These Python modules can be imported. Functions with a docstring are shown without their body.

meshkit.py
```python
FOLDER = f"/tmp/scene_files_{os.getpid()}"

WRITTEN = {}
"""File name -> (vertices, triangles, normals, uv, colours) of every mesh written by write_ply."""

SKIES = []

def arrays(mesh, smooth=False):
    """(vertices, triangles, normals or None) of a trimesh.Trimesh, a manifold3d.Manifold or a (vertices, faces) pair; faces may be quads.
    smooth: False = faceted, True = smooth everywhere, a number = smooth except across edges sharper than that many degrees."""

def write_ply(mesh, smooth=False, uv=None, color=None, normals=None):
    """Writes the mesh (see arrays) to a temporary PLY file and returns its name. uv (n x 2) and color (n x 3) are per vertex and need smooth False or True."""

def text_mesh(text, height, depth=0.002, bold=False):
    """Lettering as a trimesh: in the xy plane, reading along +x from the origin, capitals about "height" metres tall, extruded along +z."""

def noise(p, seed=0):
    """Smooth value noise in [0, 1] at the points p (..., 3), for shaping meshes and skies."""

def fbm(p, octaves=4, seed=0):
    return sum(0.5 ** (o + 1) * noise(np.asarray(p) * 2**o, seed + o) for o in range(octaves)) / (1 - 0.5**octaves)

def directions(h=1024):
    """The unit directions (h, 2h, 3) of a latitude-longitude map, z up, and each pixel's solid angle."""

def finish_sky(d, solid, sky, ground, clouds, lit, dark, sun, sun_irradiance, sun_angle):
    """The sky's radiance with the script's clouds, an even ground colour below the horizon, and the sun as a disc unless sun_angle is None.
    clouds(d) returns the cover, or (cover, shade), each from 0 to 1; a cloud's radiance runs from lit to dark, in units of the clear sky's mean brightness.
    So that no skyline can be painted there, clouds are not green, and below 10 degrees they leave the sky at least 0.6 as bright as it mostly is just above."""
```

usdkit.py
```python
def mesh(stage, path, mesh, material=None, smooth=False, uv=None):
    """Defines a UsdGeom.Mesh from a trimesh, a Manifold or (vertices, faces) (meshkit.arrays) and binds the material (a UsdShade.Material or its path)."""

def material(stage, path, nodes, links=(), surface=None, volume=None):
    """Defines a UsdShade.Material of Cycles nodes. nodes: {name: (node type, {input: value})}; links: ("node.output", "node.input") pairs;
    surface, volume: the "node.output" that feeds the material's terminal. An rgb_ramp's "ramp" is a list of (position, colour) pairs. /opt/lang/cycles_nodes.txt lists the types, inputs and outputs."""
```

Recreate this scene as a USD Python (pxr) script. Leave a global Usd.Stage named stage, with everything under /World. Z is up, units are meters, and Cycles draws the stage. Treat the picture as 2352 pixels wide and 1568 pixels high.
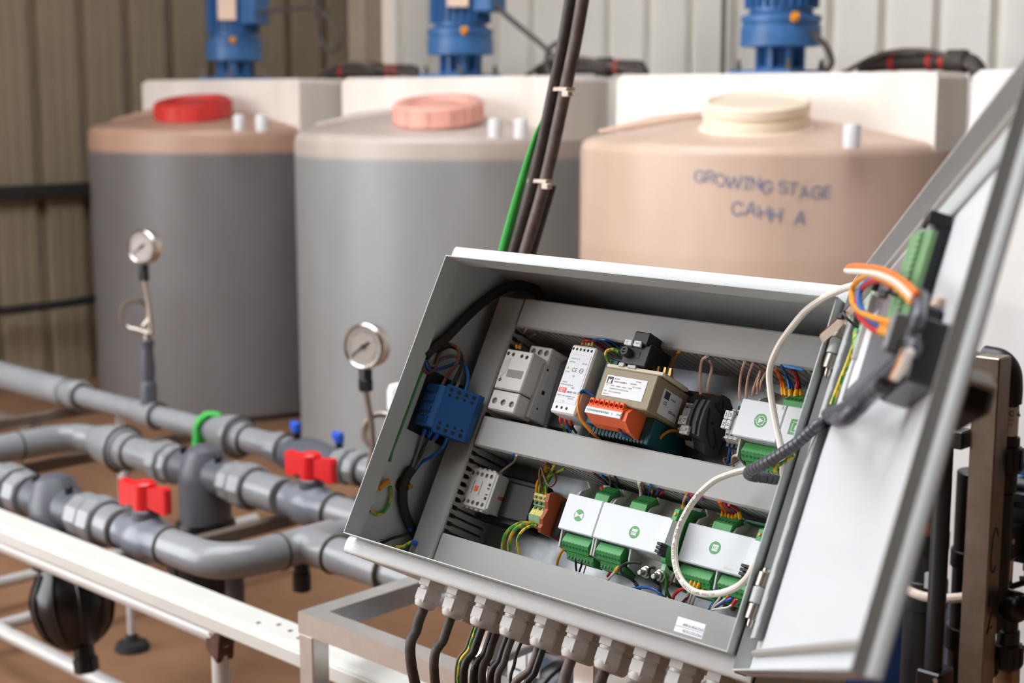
import math, random, numpy as np, trimesh, usdkit, meshkit
import manifold3d as m3
from shapely.geometry import Polygon, Point, box as sbox
from pxr import Usd, UsdGeom, UsdLux, Gf, Sdf, UsdShade

stage = Usd.Stage.CreateInMemory()
UsdGeom.SetStageUpAxis(stage, 'Z'); UsdGeom.SetStageMetersPerUnit(stage, 1.0)
UsdGeom.Xform.Define(stage, '/World'); UsdGeom.Scope.Define(stage, '/World/Looks')

# ---- camera, sky, daylight, exposure -------------------------------------------------
YAW, PITCH, HC = math.radians(43.5672), math.radians(9.4836), 1.5
cam = UsdGeom.Camera.Define(stage, '/World/camera')
cam.AddTranslateOp().Set(Gf.Vec3d(0, 0, HC))
cam.AddRotateXYZOp().Set(Gf.Vec3f(90 - math.degrees(PITCH), 0, math.degrees(YAW)))
cam.CreateHorizontalApertureAttr(36.0); cam.CreateVerticalApertureAttr(24.0)
cam.CreateFocalLengthAttr(3400 / 2352 * 36)
cam.CreateClippingRangeAttr(Gf.Vec2f(0.05, 200))
cam.CreateFStopAttr(5.0); cam.CreateFocusDistanceAttr(1.72)
cam.CreateExposureAttr(0.7)
dome = UsdLux.DomeLight.Define(stage, '/World/sky_light')          # bright overcast sky, even all round
dome.CreateIntensityAttr(1.3); dome.CreateColorAttr(Gf.Vec3f(0.97, 0.99, 1.02))

# ---- helpers -------------------------------------------------------------------------
TILT = math.radians(28.464)
CABO = np.array([-1.3696, 1.1383, 0.9657])
EX = np.array([1., 0, 0]); EY = np.array([0, math.sin(TILT), math.cos(TILT)]); EN = np.array([0, -math.cos(TILT), math.sin(TILT)])
CR = np.stack([EX, EY, EN], 1)                                     # cabinet axes: x along, y up the slope, z out of the front; millimetres
def cab(p):
    return CABO + (np.asarray(p, float) * 0.001) @ CR.T
used = {}
def path(parent, name):
    k = parent + '/' + name
    n = used.get(k, 0); used[k] = n + 1
    return k if n == 0 else '%s_%03d' % (k, n)
def setm(p, **kw):
    for k, v in kw.items():
        if v is not None: p.SetCustomDataByKey(k, v)
class T:
    """a thing: an Xform whose children are its parts; frame 'cab' takes millimetres in the cabinet's axes, 'w' metres in the room"""
    def __init__(s, name, label, cat, at=(0, 0, 0), frame='w', group=None, kind=None, rot=None):
        s.path = path('/World', name); s.frame = frame; s.at = np.asarray(at, float)
        s.label, s.cat, s.group, s.name = label, cat, group, name
        x = UsdGeom.Xform.Define(stage, s.path); M = np.eye(4)
        R = CR if frame == 'cab' else np.eye(3)
        s.rot = np.eye(3) if rot is None else rot
        M[:3, :3] = R @ s.rot; M[:3, 3] = cab(at) if frame == 'cab' else s.at
        s.M = M
        x.AddTransformOp().Set(Gf.Matrix4d(*M.T.ravel().tolist()))
        setm(x.GetPrim(), label=label, category=cat, group=group, kind=kind)
        s.prim = x.GetPrim(); s.k = 0.001 if frame == 'cab' else 1.0
    def add(s, name, mesh, mat, smooth=35, parent=None, label=None, kind=None):
        if isinstance(mesh, (list, tuple)): mesh = cat(mesh)
        if hasattr(mesh, 'to_mesh'): mesh = fromman(mesh)
        m = mesh.copy(); m.vertices = ((m.vertices - s.at) * s.k) @ s.rot
        p = path(parent or s.path, name)
        q = usdkit.mesh(stage, p, m, MATS[mat], smooth=smooth)
        setm(q.GetPrim(), label=label, kind=kind)
        return p
    def dup(s, at, label, group=None, rot=None, cat=None):
        p = path('/World', s.name); x = UsdGeom.Xform.Define(stage, p); M = s.M.copy()
        if rot is not None: M[:3, :3] = (CR if s.frame == 'cab' else np.eye(3)) @ rot
        M[:3, 3] = cab(at) if s.frame == 'cab' else np.asarray(at, float)
        x.GetPrim().GetReferences().AddInternalReference(s.path)
        x.ClearXformOpOrder(); x.AddTransformOp().Set(Gf.Matrix4d(*M.T.ravel().tolist()))
        setm(x.GetPrim(), label=label, category=cat or s.cat, group=group or s.group)
        x.GetPrim().SetInstanceable(True)
        return x.GetPrim()
def one(name, mesh, mat, label, cat_, frame='w', at=None, group=None, smooth=35, kind=None):
    """a thing that is a single mesh"""
    if isinstance(mesh, (list, tuple)): mesh = cat(mesh)
    if hasattr(mesh, 'to_mesh'): mesh = fromman(mesh)
    m = mesh.copy()
    m.vertices = cab(m.vertices) if frame == 'cab' else m.vertices
    c = m.bounds.mean(0); c[2] = m.bounds[0, 2]
    m.vertices = m.vertices - c
    q = usdkit.mesh(stage, path('/World', name), m, MATS[mat], smooth=smooth)
    UsdGeom.Xformable(q).AddTranslateOp().Set(Gf.Vec3d(*c.tolist()))
    setm(q.GetPrim(), label=label, category=cat_, group=group, kind=kind)
    return q
def fromman(m):
    q = m.to_mesh(); return trimesh.Trimesh(np.array(q.vert_properties[:, :3], float), np.array(q.tri_verts), process=False)
def man(m):
    return m if hasattr(m, 'to_mesh') else m3.Manifold(m3.Mesh(np.ascontiguousarray(m.vertices, np.float32), np.ascontiguousarray(m.faces, np.uint32)))
def cat(ms):
    return trimesh.util.concatenate([fromman(m) if hasattr(m, 'to_mesh') else m for m in ms])
def sub(a, bs):
    a = man(a)
    b = m3.Manifold.batch_boolean([man(x) for x in bs], m3.OpType.Add) if len(bs) > 1 else man(bs[0])
    return a - b
def hull(pts):
    return trimesh.convex.convex_hull(np.asarray(pts, float))
def bx(x0, x1, y0, y1, z0, z1, b=0):
    """box with chamfered edges"""
    if b <= 0:
        m = trimesh.creation.box([x1 - x0, y1 - y0, z1 - z0]); m.apply_translation([(x0 + x1) / 2, (y0 + y1) / 2, (z0 + z1) / 2]); return m
    P = []
    for x, sx in ((x0, 1), (x1, -1)):
        for y, sy in ((y0, 1), (y1, -1)):
            for z, sz in ((z0, 1), (z1, -1)):
                P += [(x, y + sy * b, z + sz * b), (x + sx * b, y, z + sz * b), (x + sx * b, y + sy * b, z)]
    return hull(P)
def basis(d):
    d = np.asarray(d, float); d = d / np.linalg.norm(d)
    a = np.array([0, 0, 1.]) if abs(d[2]) < .9 else np.array([1., 0, 0])
    u = np.cross(a, d); u /= np.linalg.norm(u); return u, np.cross(d, u), d
def lathe(prof, p0, d, n=24):
    """profile (radius, height) turned about the axis through p0 along d; closed with caps"""
    u, v, d = basis(d); p0 = np.asarray(p0, float)
    prof = list(prof)
    if prof[0][0] > 1e-9: prof = [(0, prof[0][1])] + prof
    if prof[-1][0] > 1e-9: prof = prof + [(0, prof[-1][1])]
    V, F = [], []; a = np.arange(n) * 2 * np.pi / n; rows = []
    for r, h in prof:
        if r <= 1e-9: rows.append([len(V)]); V.append(p0 + d * h)
        else:
            rows.append(list(range(len(V), len(V) + n))); V += [p0 + d * h + r * (math.cos(t) * u + math.sin(t) * v) for t in a]
    for A, B in zip(rows, rows[1:]):
        for i in range(n):
            j = (i + 1) % n
            if len(A) == 1 and len(B) == 1: break
            if len(A) == 1: F.append((A[0], B[j], B[i]))
            elif len(B) == 1: F.append((A[i], A[j], B[0]))
            else: F += [(A[i], A[j], B[j]), (A[i], B[j], B[i])]
    m = trimesh.Trimesh(V, F, process=False)
    if m.volume < 0: m.invert()
    return m
def cyl(p0, p1, r, n=20, b=0):
    p0 = np.asarray(p0, float); p1 = np.asarray(p1, float); L = np.linalg.norm(p1 - p0)
    if b > 0: return lathe([(r - b, 0), (r, b), (r, L - b), (r - b, L)], p0, p1 - p0, n)
    return lathe([(r, 0), (r, L)], p0, p1 - p0, n)
def cone(p0, p1, r0, r1, n=20):
    p0 = np.asarray(p0, float); p1 = np.asarray(p1, float)
    return lathe([(r0, 0), (r1, np.linalg.norm(p1 - p0))], p0, p1 - p0, n)
def hexa(p0, p1, r, b=0, rot=0):
    return cyl(p0, p1, r, 6, b)
def smoothpath(P, k=8):
    P = np.asarray(P, float)
    if len(P) < 3: return P
    Q = np.vstack([2 * P[0] - P[1], P, 2 * P[-1] - P[-2]]); out = []
    for i in range(1, len(Q) - 2):
        p0, p1, p2, p3 = Q[i - 1], Q[i], Q[i + 1], Q[i + 2]
        for t in np.arange(k) / k:
            out.append(.5 * (2 * p1 + (p2 - p0) * t + (2 * p0 - 5 * p1 + 4 * p2 - p3) * t * t + (3 * p1 - p0 - 3 * p2 + p3) * t ** 3))
    out.append(P[-1]); return np.array(out)
def frames(p):
    t = np.gradient(p, axis=0); t /= np.linalg.norm(t, axis=1, keepdims=True) + 1e-12
    u, _, _ = basis(t[0]); U = []
    for i in range(len(p)):
        u = u - t[i] * (u @ t[i]); u = u / (np.linalg.norm(u) + 1e-12); U.append(u)
    U = np.array(U); return t, U, np.cross(t, U)
def tube(P, r, n=10, k=8, flat=None):
    p = smoothpath(P, k); t, U, Vv = frames(p)
    rr = np.broadcast_to(r, (len(p),)) if np.ndim(r) == 0 else np.interp(np.linspace(0, 1, len(p)), np.linspace(0, 1, len(r)), r)
    a = np.arange(n) * 2 * np.pi / n
    ring = p[:, None] + rr[:, None, None] * (np.cos(a)[None, :, None] * U[:, None] + np.sin(a)[None, :, None] * Vv[:, None])
    V = np.vstack([ring.reshape(-1, 3), p[:1], p[-1:]]); N = len(p)
    i, j = np.meshgrid(np.arange(N - 1), np.arange(n), indexing='ij')
    q = np.stack([i * n + j, i * n + (j + 1) % n, (i + 1) * n + (j + 1) % n, (i + 1) * n + j], -1).reshape(-1, 4)
    F = np.vstack([q[:, [0, 1, 2]], q[:, [0, 2, 3]]])
    jj = np.arange(n); F = np.vstack([F, np.stack([np.full(n, N * n), (jj + 1) % n, jj], 1), np.stack([np.full(n, N * n + 1), (N - 1) * n + jj, (N - 1) * n + (jj + 1) % n], 1)])
    return trimesh.Trimesh(V, F, process=False)
def ex(poly, h0, h1, axis='z'):
    """polygon (points or shapely) extruded: axis z uses (x,y), x uses (y,z), y uses (x,z)"""
    if not hasattr(poly, 'exterior'): poly = Polygon(poly)
    m = trimesh.creation.extrude_polygon(poly.buffer(0), h1 - h0, engine='earcut'); v = m.vertices.copy(); v[:, 2] += h0
    if axis == 'x': v = v[:, [2, 0, 1]]
    elif axis == 'y': v = v[:, [0, 2, 1]]
    m = trimesh.Trimesh(v, m.faces, process=False)
    if m.volume < 0: m.invert()
    return m
def xf(m, R=None, t=(0, 0, 0)):
    m = m.copy(); v = m.vertices
    if R is not None: v = v @ np.asarray(R).T
    m.vertices = v + np.asarray(t, float); return m
def rotz(a): c, s = math.cos(a), math.sin(a); return np.array([[c, -s, 0], [s, c, 0], [0, 0, 1.]])
def rotx(a): c, s = math.cos(a), math.sin(a); return np.array([[1., 0, 0], [0, c, -s], [0, s, c]])
def roty(a): c, s = math.cos(a), math.sin(a); return np.array([[c, 0, s], [0, 1., 0], [-s, 0, c]])
def torus(c, d, R, r, n=32, k=10, a0=0, a1=2 * math.pi):
    u, v, d = basis(d); a = np.linspace(a0, a1, n + 1)
    return tube([np.asarray(c) + R * (math.cos(t) * u + math.sin(t) * v) for t in a], r, k, 1)
def text(s, h, o, ux, uy, depth=.1, bold=False, center=False):
    """lettering: origin o, reading direction ux, up uy, extruded out of the surface"""
    m = meshkit.text_mesh(s, h, depth, bold); v = m.vertices.copy()
    if center: v[:, 0] -= (v[:, 0].min() + v[:, 0].max()) / 2; v[:, 1] -= h / 2
    ux = np.asarray(ux, float); uy = np.asarray(uy, float); uz = np.cross(ux, uy)
    m.vertices = np.asarray(o, float) + v[:, :1] * ux + v[:, 1:2] * uy + v[:, 2:] * uz; return m

# ---- materials -----------------------------------------------------------------------
MATS = {}
def lin(c):
    return tuple(((x / 255) / 12.92 if x / 255 <= .04045 else ((x / 255 + .055) / 1.055) ** 2.4) for x in c)
def mat(name, rgb, rough=.5, metal=0., var=0., vs=15, bump=0., bs=300, spec=.5, rgb2=None, stretch=None, lo=.35, hi=.65, **kw):
    """colour in sRGB; var mottles it (or rgb2 mixes in) by noise of scale vs; bump is fine relief of scale bs"""
    c = lin(rgb); n = {'p': ('principled_bsdf', dict(base_color=c, roughness=rough, metallic=metal, specular_ior_level=spec, **kw))}; l = []
    if var or rgb2 or bump: n['tc'] = ('texture_coordinate', {})
    if var or rgb2:
        c2 = lin(rgb2) if rgb2 else tuple(x * (1 - var) for x in c)
        src = 'tc.object'
        if stretch:
            n['mp'] = ('mapping', {'scale': stretch}); l.append(('tc.object', 'mp.vector')); src = 'mp.vector'
        n['n'] = ('noise_texture', {'scale': vs, 'detail': 5., 'roughness': .6}); n['r'] = ('rgb_ramp', {'ramp': [(lo, c), (hi, c2)]})
        l += [(src, 'n.vector'), ('n.fac', 'r.fac'), ('r.color', 'p.base_color')]
    if bump:
        n['bn'] = ('noise_texture', {'scale': bs, 'detail': 2.}); n['b'] = ('bump', {'strength': bump, 'distance': .001})
        l += [('tc.object', 'bn.vector'), ('bn.fac', 'b.height'), ('b.normal', 'p.normal')]
    MATS[name] = usdkit.material(stage, '/World/Looks/' + name, n, l, surface='p.BSDF')
for nm, a in dict(
    enclosure=((182, 186, 185), .38), duct=((156, 155, 152), .5), galv=((176, 180, 184), .38, .75, .25, 40),
    hinge=((176, 168, 158), .3, .9), chrome=((200, 196, 190), .28, 1.), black=((22, 22, 24), .5), blackgloss=((18, 18, 20), .3),
    rubber=((28, 28, 29), .75), white=((224, 224, 224), .4), module=((218, 221, 225), .45), offwhite=((206, 202, 196), .45), ivory=((214, 204, 180), .5),
    lightgrey=((190, 190, 188), .5), midgrey=((128, 128, 126), .5), darkgrey=((74, 75, 76), .55), deepgrey=((48, 49, 52), .6),
    green=((66, 150, 76), .45), palegreen=((140, 184, 142), .4), logogreen=((92, 156, 96), .5), darkgreen=((24, 92, 56), .5), teal=((20, 84, 92), .5),
    orange=((238, 104, 50), .45), rust_orange=((168, 78, 40), .5), peyellow=((222, 206, 112), .5), red=((214, 20, 26), .35), pink=((226, 186, 164), .5),
    w_pink=((214, 176, 156), .45), w_white=((226, 218, 206), .4), w_blue=((22, 88, 160), .4), w_navy=((24, 48, 110), .4), w_lblue=((64, 140, 206), .4), w_red=((190, 34, 36), .4), w_maroon=((120, 26, 40), .4),
    w_orange=((240, 116, 30), .4), w_amber=((226, 146, 30), .4), w_brown=((104, 62, 40), .45), w_black=((26, 27, 28), .45), w_grey=((110, 106, 104), .45), w_green=((36, 128, 52), .4), w_yellow=((226, 190, 40), .4),
    f_yellow=((238, 176, 24), .4), f_red=((226, 40, 30), .4), f_blue=((30, 80, 190), .4), f_orange=((236, 90, 40), .4), print_dark=((50, 54, 58), .6), print_blue=((70, 84, 130), .6), label_red=((226, 70, 64), .5),
    bluebox=((20, 76, 132), .45), bluebox_pale=((52, 100, 164), .45), brass=((170, 132, 80), .35, .9), copper=((176, 104, 70), .4, .6), bobbin=((146, 132, 104), .5), nylon=((204, 202, 198), .42),
    red_lid=((206, 56, 50), .45), pink_lid=((238, 176, 158), .5), cream_lid=((244, 226, 202), .5), tie_white=((226, 206, 190), .5), cable_grey=((120, 108, 100), .6, 0, .35, 60), cable_dark=((84, 75, 70), .6, 0, .4, 80), green_cord=((46, 166, 62), .45),
    blue_paint=((62, 112, 168), .4, 0, .3, 12), label_tan=((226, 200, 178), .5), steel=((220, 217, 213), .3, .75, .1, 30), stain=((170, 158, 148), .3, .95, .15, 12), pvc=((138, 140, 143), .24, 0, .14, 10), pvc_dark=((84, 86, 94), .42, 0, .15, 14), glue=((70, 62, 52), .6),
    beam=((208, 207, 201), .35, 0, .05, 8), paint_tube=((206, 204, 202), .35, .1, .1, 12), rust=((96, 62, 46), .8, 0, .5, 60), dirty_steel=((120, 108, 98), .5, .4, .3, 10), rail_dark=((40, 38, 37), .6), dial=((156, 148, 140), .5), spiral=((82, 82, 90), .34), door_in=((204, 206, 209), .4), gasket=((150, 146, 140), .6)).items():
    mat(nm, *a)
mat('enclosure_tex', (205, 207, 207), .36, bump=.35, bs=700)
mat('earth', (142, 102, 72), .9, 0, .35, 1.6, bump=.6, bs=25)
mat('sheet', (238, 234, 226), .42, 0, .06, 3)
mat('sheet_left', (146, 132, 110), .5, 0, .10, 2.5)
mat('inner_wall', (112, 86, 64), .7)
mat('roof', (150, 146, 138), .6)
mat('concrete', (198, 180, 160), .85, 0, .2, 3)
mat('ribbon', (206, 190, 172), .5); mat('scrawl', (120, 132, 158), .6)
mat('pvc_blue', (118, 122, 132), .24, 0, .1, 10); mat('steel_dark', (150, 138, 126), .3, .95, .2, 22)
mat('screen_grey', (112, 112, 120), .25); mat('navy_black', (30, 32, 42), .5); mat('sage', (104, 146, 96), .45); mat('blackpipe', (34, 38, 42), .38)
mat('slate', (74, 80, 92), .28, 0, .15, 8); mat('barrel', (18, 76, 150), .4); mat('wood', (190, 150, 104), .7, 0, .35, 14, stretch=(1, 1, 8))
def twotone(name, a, b, axis, freq, rough=.4):
    """a yellow and green earth wire: stripes along the wire"""
    mat(name, a, rough, 0, rgb2=b, vs=freq, stretch=axis, lo=.47, hi=.53)
twotone('w_earth', (226, 196, 40), (44, 140, 52), (1, .22, .22), 330)
twotone('w_earth2', (44, 148, 56), (214, 160, 40), (1, .22, .22), 260)
def tankmat(name, rgb, liquid, level, rough=.42):
    """milky plastic: clear of liquid above the level, tinted by it below; level is in metres above the tank's foot"""
    n = {'tc': ('texture_coordinate', {}), 's': ('separate_xyz', {}), 'm': ('map_range', {'from_min': level - .012, 'from_max': level + .012}), 'c': ('clamp', {}), 'x': ('mix', {'color1': lin(liquid), 'color2': lin(rgb)}),
         'n': ('noise_texture', {'scale': 1.6, 'detail': 4.}), 'mp': ('mapping', {'scale': (2, 2, .5)}), 'r': ('rgb_ramp', {'ramp': [(.35, (.84, .82, .8)), (.65, (1, 1, 1))]}), 'y': ('mix', {'mix_type': 'multiply', 'fac': 1.}),
         'p': ('principled_bsdf', dict(roughness=rough))}
    l = [('tc.object', 's.vector'), ('s.z', 'm.value'), ('m.result', 'c.value'), ('c.result', 'x.fac'), ('tc.object', 'mp.vector'), ('mp.vector', 'n.vector'), ('n.fac', 'r.fac'), ('x.color', 'y.color1'), ('r.color', 'y.color2'), ('y.color', 'p.base_color')]
    MATS[name] = usdkit.material(stage, '/World/Looks/' + name, n, l, surface='p.BSDF')
tankmat('tank_a', (186, 150, 130), (112, 108, 108), 1.238)
tankmat('tank_b', (198, 184, 176), (150, 152, 152), 1.256)
tankmat('tank_c', (214, 186, 166), (208, 180, 158), 1.0)
tankmat('tank_d', (226, 224, 222), (212, 212, 212), 1.0)
tankmat('tank_top', (246, 238, 230), (246, 238, 230), 1.0)
# ---- the setting: an open-fronted shed of ribbed sheet ---------------------------------
def structure(name, mesh, m, smooth=False):
    q = usdkit.mesh(stage, path('/World', name), mesh, MATS[m], smooth=smooth); q.GetPrim().SetCustomDataByKey('kind', 'structure'); return q
def ribbed(u0, n, pitch=.27, d=.05):
    """one sheet's section: flat pans with a narrow trough at each rib, (u, depth) points, then its back"""
    P = []
    for i in range(n):
        a = u0 + i * pitch
        P += [(a, 0), (a + .06, 0), (a + .065, .0015), (a + .08, .0015), (a + .085, 0), (a + .125, 0), (a + .13, .0015), (a + .145, .0015), (a + .15, 0), (a + .195, 0), (a + .21, d), (a + .26, d), (a + .27, 0)]
    top = P; return [(u, -v) for u, v in top] + [(u, -v - .002) for u, v in reversed(top)]
def sheetwall(name, u0, sheets, make, m):
    x = UsdGeom.Xform.Define(stage, path('/World', name)); x.GetPrim().SetCustomDataByKey('kind', 'structure')
    for i in range(sheets):
        usdkit.mesh(stage, path('/World/' + name, 'wall_panel'), make(ribbed(u0 + i * .81, 3)), MATS[m], smooth=False)
floor = structure('floor', bx(-7.2, 14, -14, 6.3, -.2, 0), 'earth')
# back wall y = 6.1, its inside faces -y: section in (x, y)
sheetwall('wall_back', -7.0 + .045, 14, lambda s: ex([(u, 6.1 - v) for u, v in s], 0, 4.3, 'z'), 'sheet')
# left wall x = -7, its inside faces +x: section in (x, y)
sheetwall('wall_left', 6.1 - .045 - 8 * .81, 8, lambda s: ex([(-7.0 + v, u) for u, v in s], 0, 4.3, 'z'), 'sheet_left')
structure('wall_right', bx(4.6, 4.7, -3.0, 6.2, 0, 4.3), 'inner_wall')
structure('wall_front', bx(-4.2, 4.7, -3.1, -3.0, 0, 4.3), 'inner_wall')
structure('ceiling', cat([bx(-7.1, 4.7, 3.0, 6.2, 4.3, 4.36), bx(-1.2, 4.7, -3.1, 3.0, 4.3, 4.36), bx(-7.1, -4.4, -3.1, 3.0, 4.3, 4.36), bx(-3.0, -1.2, -3.1, -.8, 4.3, 4.36)]), 'roof')
# corner column and the dark girt on the left wall
structure('trim_1', bx(-6.98, -6.83, 5.9, 6.06, 0, 4.3, .01), 'concrete')
structure('trim_2', bx(-6.99, -6.93, -.35, 6.0, .98, 1.045, .004), 'rail_dark')

# ---- tanks --------------------------------------------------------------------------------
TY, TR = 4.336, .65
def half(r, y0, z, n=40):
    a = math.asin(y0 / r); t = np.linspace(a, math.pi - a, n); return [(r * math.cos(q), r * math.sin(q), z) for q in t]
def tank(x, label, body, lid, caps, liquid_label, top=1.57, TY=TY):
    t = T('tank', label, 'tank', (x, TY, 0))
    o = np.array([x, TY, 0]); R = TR
    t.add('body', lathe([(R - .04, 0), (R, .03), (R, 1.31), (R - .008, 1.335), (R - .03, 1.352), (.30, 1.41), (.2, 1.42)], o, (0, 0, 1), 72), body)
    t.add('raised_back', xf(hull(half(R - .004, -.05, 1.2) + half(R - .004, -.05, top - .02) + half(R - .02, -.03, top)), None, o), 'tank_top' if body != 'tank_d' else 'tank_d', smooth=25)
    dy = -.30; ox = {'tank_a': .178, 'tank_b': .24}.get(body, .15)
    c = o + (ox, dy, 1.375)
    tl = rotx(.15) @ roty(.08) @ np.array([0, 0, 1.])
    def lidadd(name, prof, m, n=40, at=0): return t.add(name, lathe(prof, c + tl * at, tl, n), m)
    if lid == 'cream_lid':
        lidadd('neck', [(.19, -.03), (.19, .015), (.176, .03)], 'cream_lid')
        l = lidadd('lid', [(.164, .028), (.17, .033), (.17, .056), (.162, .06), (.162, .07), (.17, .075), (.17, .1), (.158, .108), (.145, .098), (.05, .094)], 'cream_lid')
    else:
        lidadd('neck', [(.165, -.03), (.165, .03)], body)
        l = lidadd('lid', [(.168, .02), (.178, .028), (.174, .092), (.165, .1), (.128, .1), (.118, .08), (.078, .077), (.072, .094), (.01, .094)], lid)
        u, v, d = basis(tl)
        for q in np.arange(12) * math.pi / 6: t.add('grip', xf(bx(-.004, .004, -.012, .012, 0, .06, .002), np.stack([u * math.cos(q) + v * math.sin(q), v * math.cos(q) - u * math.sin(q), d], 1), c + tl * .03 + .177 * (u * math.cos(q) + v * math.sin(q))), lid, parent=l, smooth=False)
    for cx in caps:
        k = (cx - x); t.add('vent_cap', lathe([(.025, -.03), (.026, .0), (.026, .034), (.022, .04)], (cx, TY - .42, 1.372), (0, 0, 1), 20), 'white')
    t.add('bung', tube([(x - .5, TY - .32, 1.37), (x - .33, TY - .22, 1.405), (x - .2, TY - .12, 1.43)], [.006, .02, .014], 8, 4), body, label='moulded rib on the sloping deck')
    return t
t1 = tank(-6.06, 'tall round tank with a red lid, dark grey liquid inside, furthest left', 'tank_a', 'red_lid', (-5.37, -5.21), '')
t2 = tank(-4.47, 'tall round tank with a faded pink lid and pale grey body', 'tank_b', 'pink_lid', (-3.81, -3.68), '')
t3 = tank(-2.90, 'tan tank with a cream lid and blue handwriting, behind the cabinet', 'tank_c', 'cream_lid', (-2.33,), '')
t4 = tank(-1.33, 'white tank at the right edge, seen past the open cabinet door', 'tank_d', 'cream_lid', (), '', 1.568, 4.0)
def scrawl(t, x, s, z, ang0, h, m='scrawl', sp=1.0):
    """handwriting bent round the tank's side"""
    adv = 0
    for i, ch in enumerate(s):
        if ch == ' ': adv += h * .4; continue
        g = meshkit.text_mesh(ch, h, .0012); v = g.vertices.copy(); w = v[:, 0].max() - v[:, 0].min()
        wob = math.sin(i * 2.3) * .12; v[:, 1] += math.sin(i * 1.7) * h * .12 - adv * .12
        v[:, 0] += v[:, 1] * wob
        th = ang0 + (adv + v[:, 0] - v[:, 0].min()) / TR; r = TR + .0004 + v[:, 2]
        g.vertices = np.stack([x + r * np.sin(th), TY - r * np.cos(th), z + v[:, 1]], 1); t.add('handwritten_letter', g, m, smooth=False); adv += w * sp + h * .1
scrawl(t3, -2.90, 'GROWING STAGE', 1.232, .235, .038, sp=.98)
scrawl(t3, -2.90, 'CAHH  A', 1.135, .42, .042, sp=1.0)
def mixer(x, rotl, label, big=1.0):
    y = TY + .2; z = 1.57; t = T('tank_mixer', label, 'mixer', (x, y, z)); o = np.array([x, y, z]); Z = (0, 0, 1)
    t.add('foot', bx(x - .13, x + .13, y - .13, y + .13, z, z + .014, .003), 'blue_paint')
    t.add('bearing_housing', lathe([(.085, .014), (.085, .022), (.06, .03), (.06, .09), (.1, .095)], o, Z, 28), 'blue_paint')
    for k in range(8):
        a = k * math.pi / 4 + .2
        t.add('rib', xf(bx(.055, .092, -.008, .008, .016, .094, .002), rotz(a), o), 'blue_paint', smooth=False)
    t.add('gearbox', lathe([(.1, .093), (.142, .097), (.142, .165), (.135, .17), (.135, .178), (.142, .182), (.142, .2), (.1, .215)], o, Z, 36), 'blue_paint')
    p = t.add('motor', lathe([(.1, .2), (.112, .215), (.112, .56), (.1, .58)], o, Z, 36), 'blue_paint')
    for k in range(26):
        a = k * 2 * math.pi / 26
        t.add('cooling_fin', xf(bx(.108, .131, -.0025, .0025, .23, .55), rotz(a), o), 'blue_paint', smooth=False, parent=p)
    t.add('terminal_box', xf(bx(.1, .21, -.055, .055, .27, .42, .008), rotz(.1), o), 'blue_paint', smooth=False)
    t.add('nameplate', xf(bx(.1315, .136, -.045, .045, .29, .42, .001), rotz(-.85), o), 'label_tan', smooth=False)
    t.add('breather', cyl(o + (.11, -.085, .185), o + (.12, -.095, .2), .016, 12), 'w_amber')
    for sx in (-1, 1):
        for sy in (-1, 1): t.add('bolt', lathe([(.012, .012), (.012, .03), (.008, .03), (.008, .05)], o + (sx * .105, sy * .105, 0), Z, 6), 'dirty_steel')
    return t
mixer(-6.245, 0, 'blue motor mixer standing on the tank with the red lid')
mixer(-4.62, 0, 'blue motor mixer standing on the tank with the pink lid')
mixer(-3.00, 0, 'blue motor mixer standing on the tan tank with the cream lid')
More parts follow.
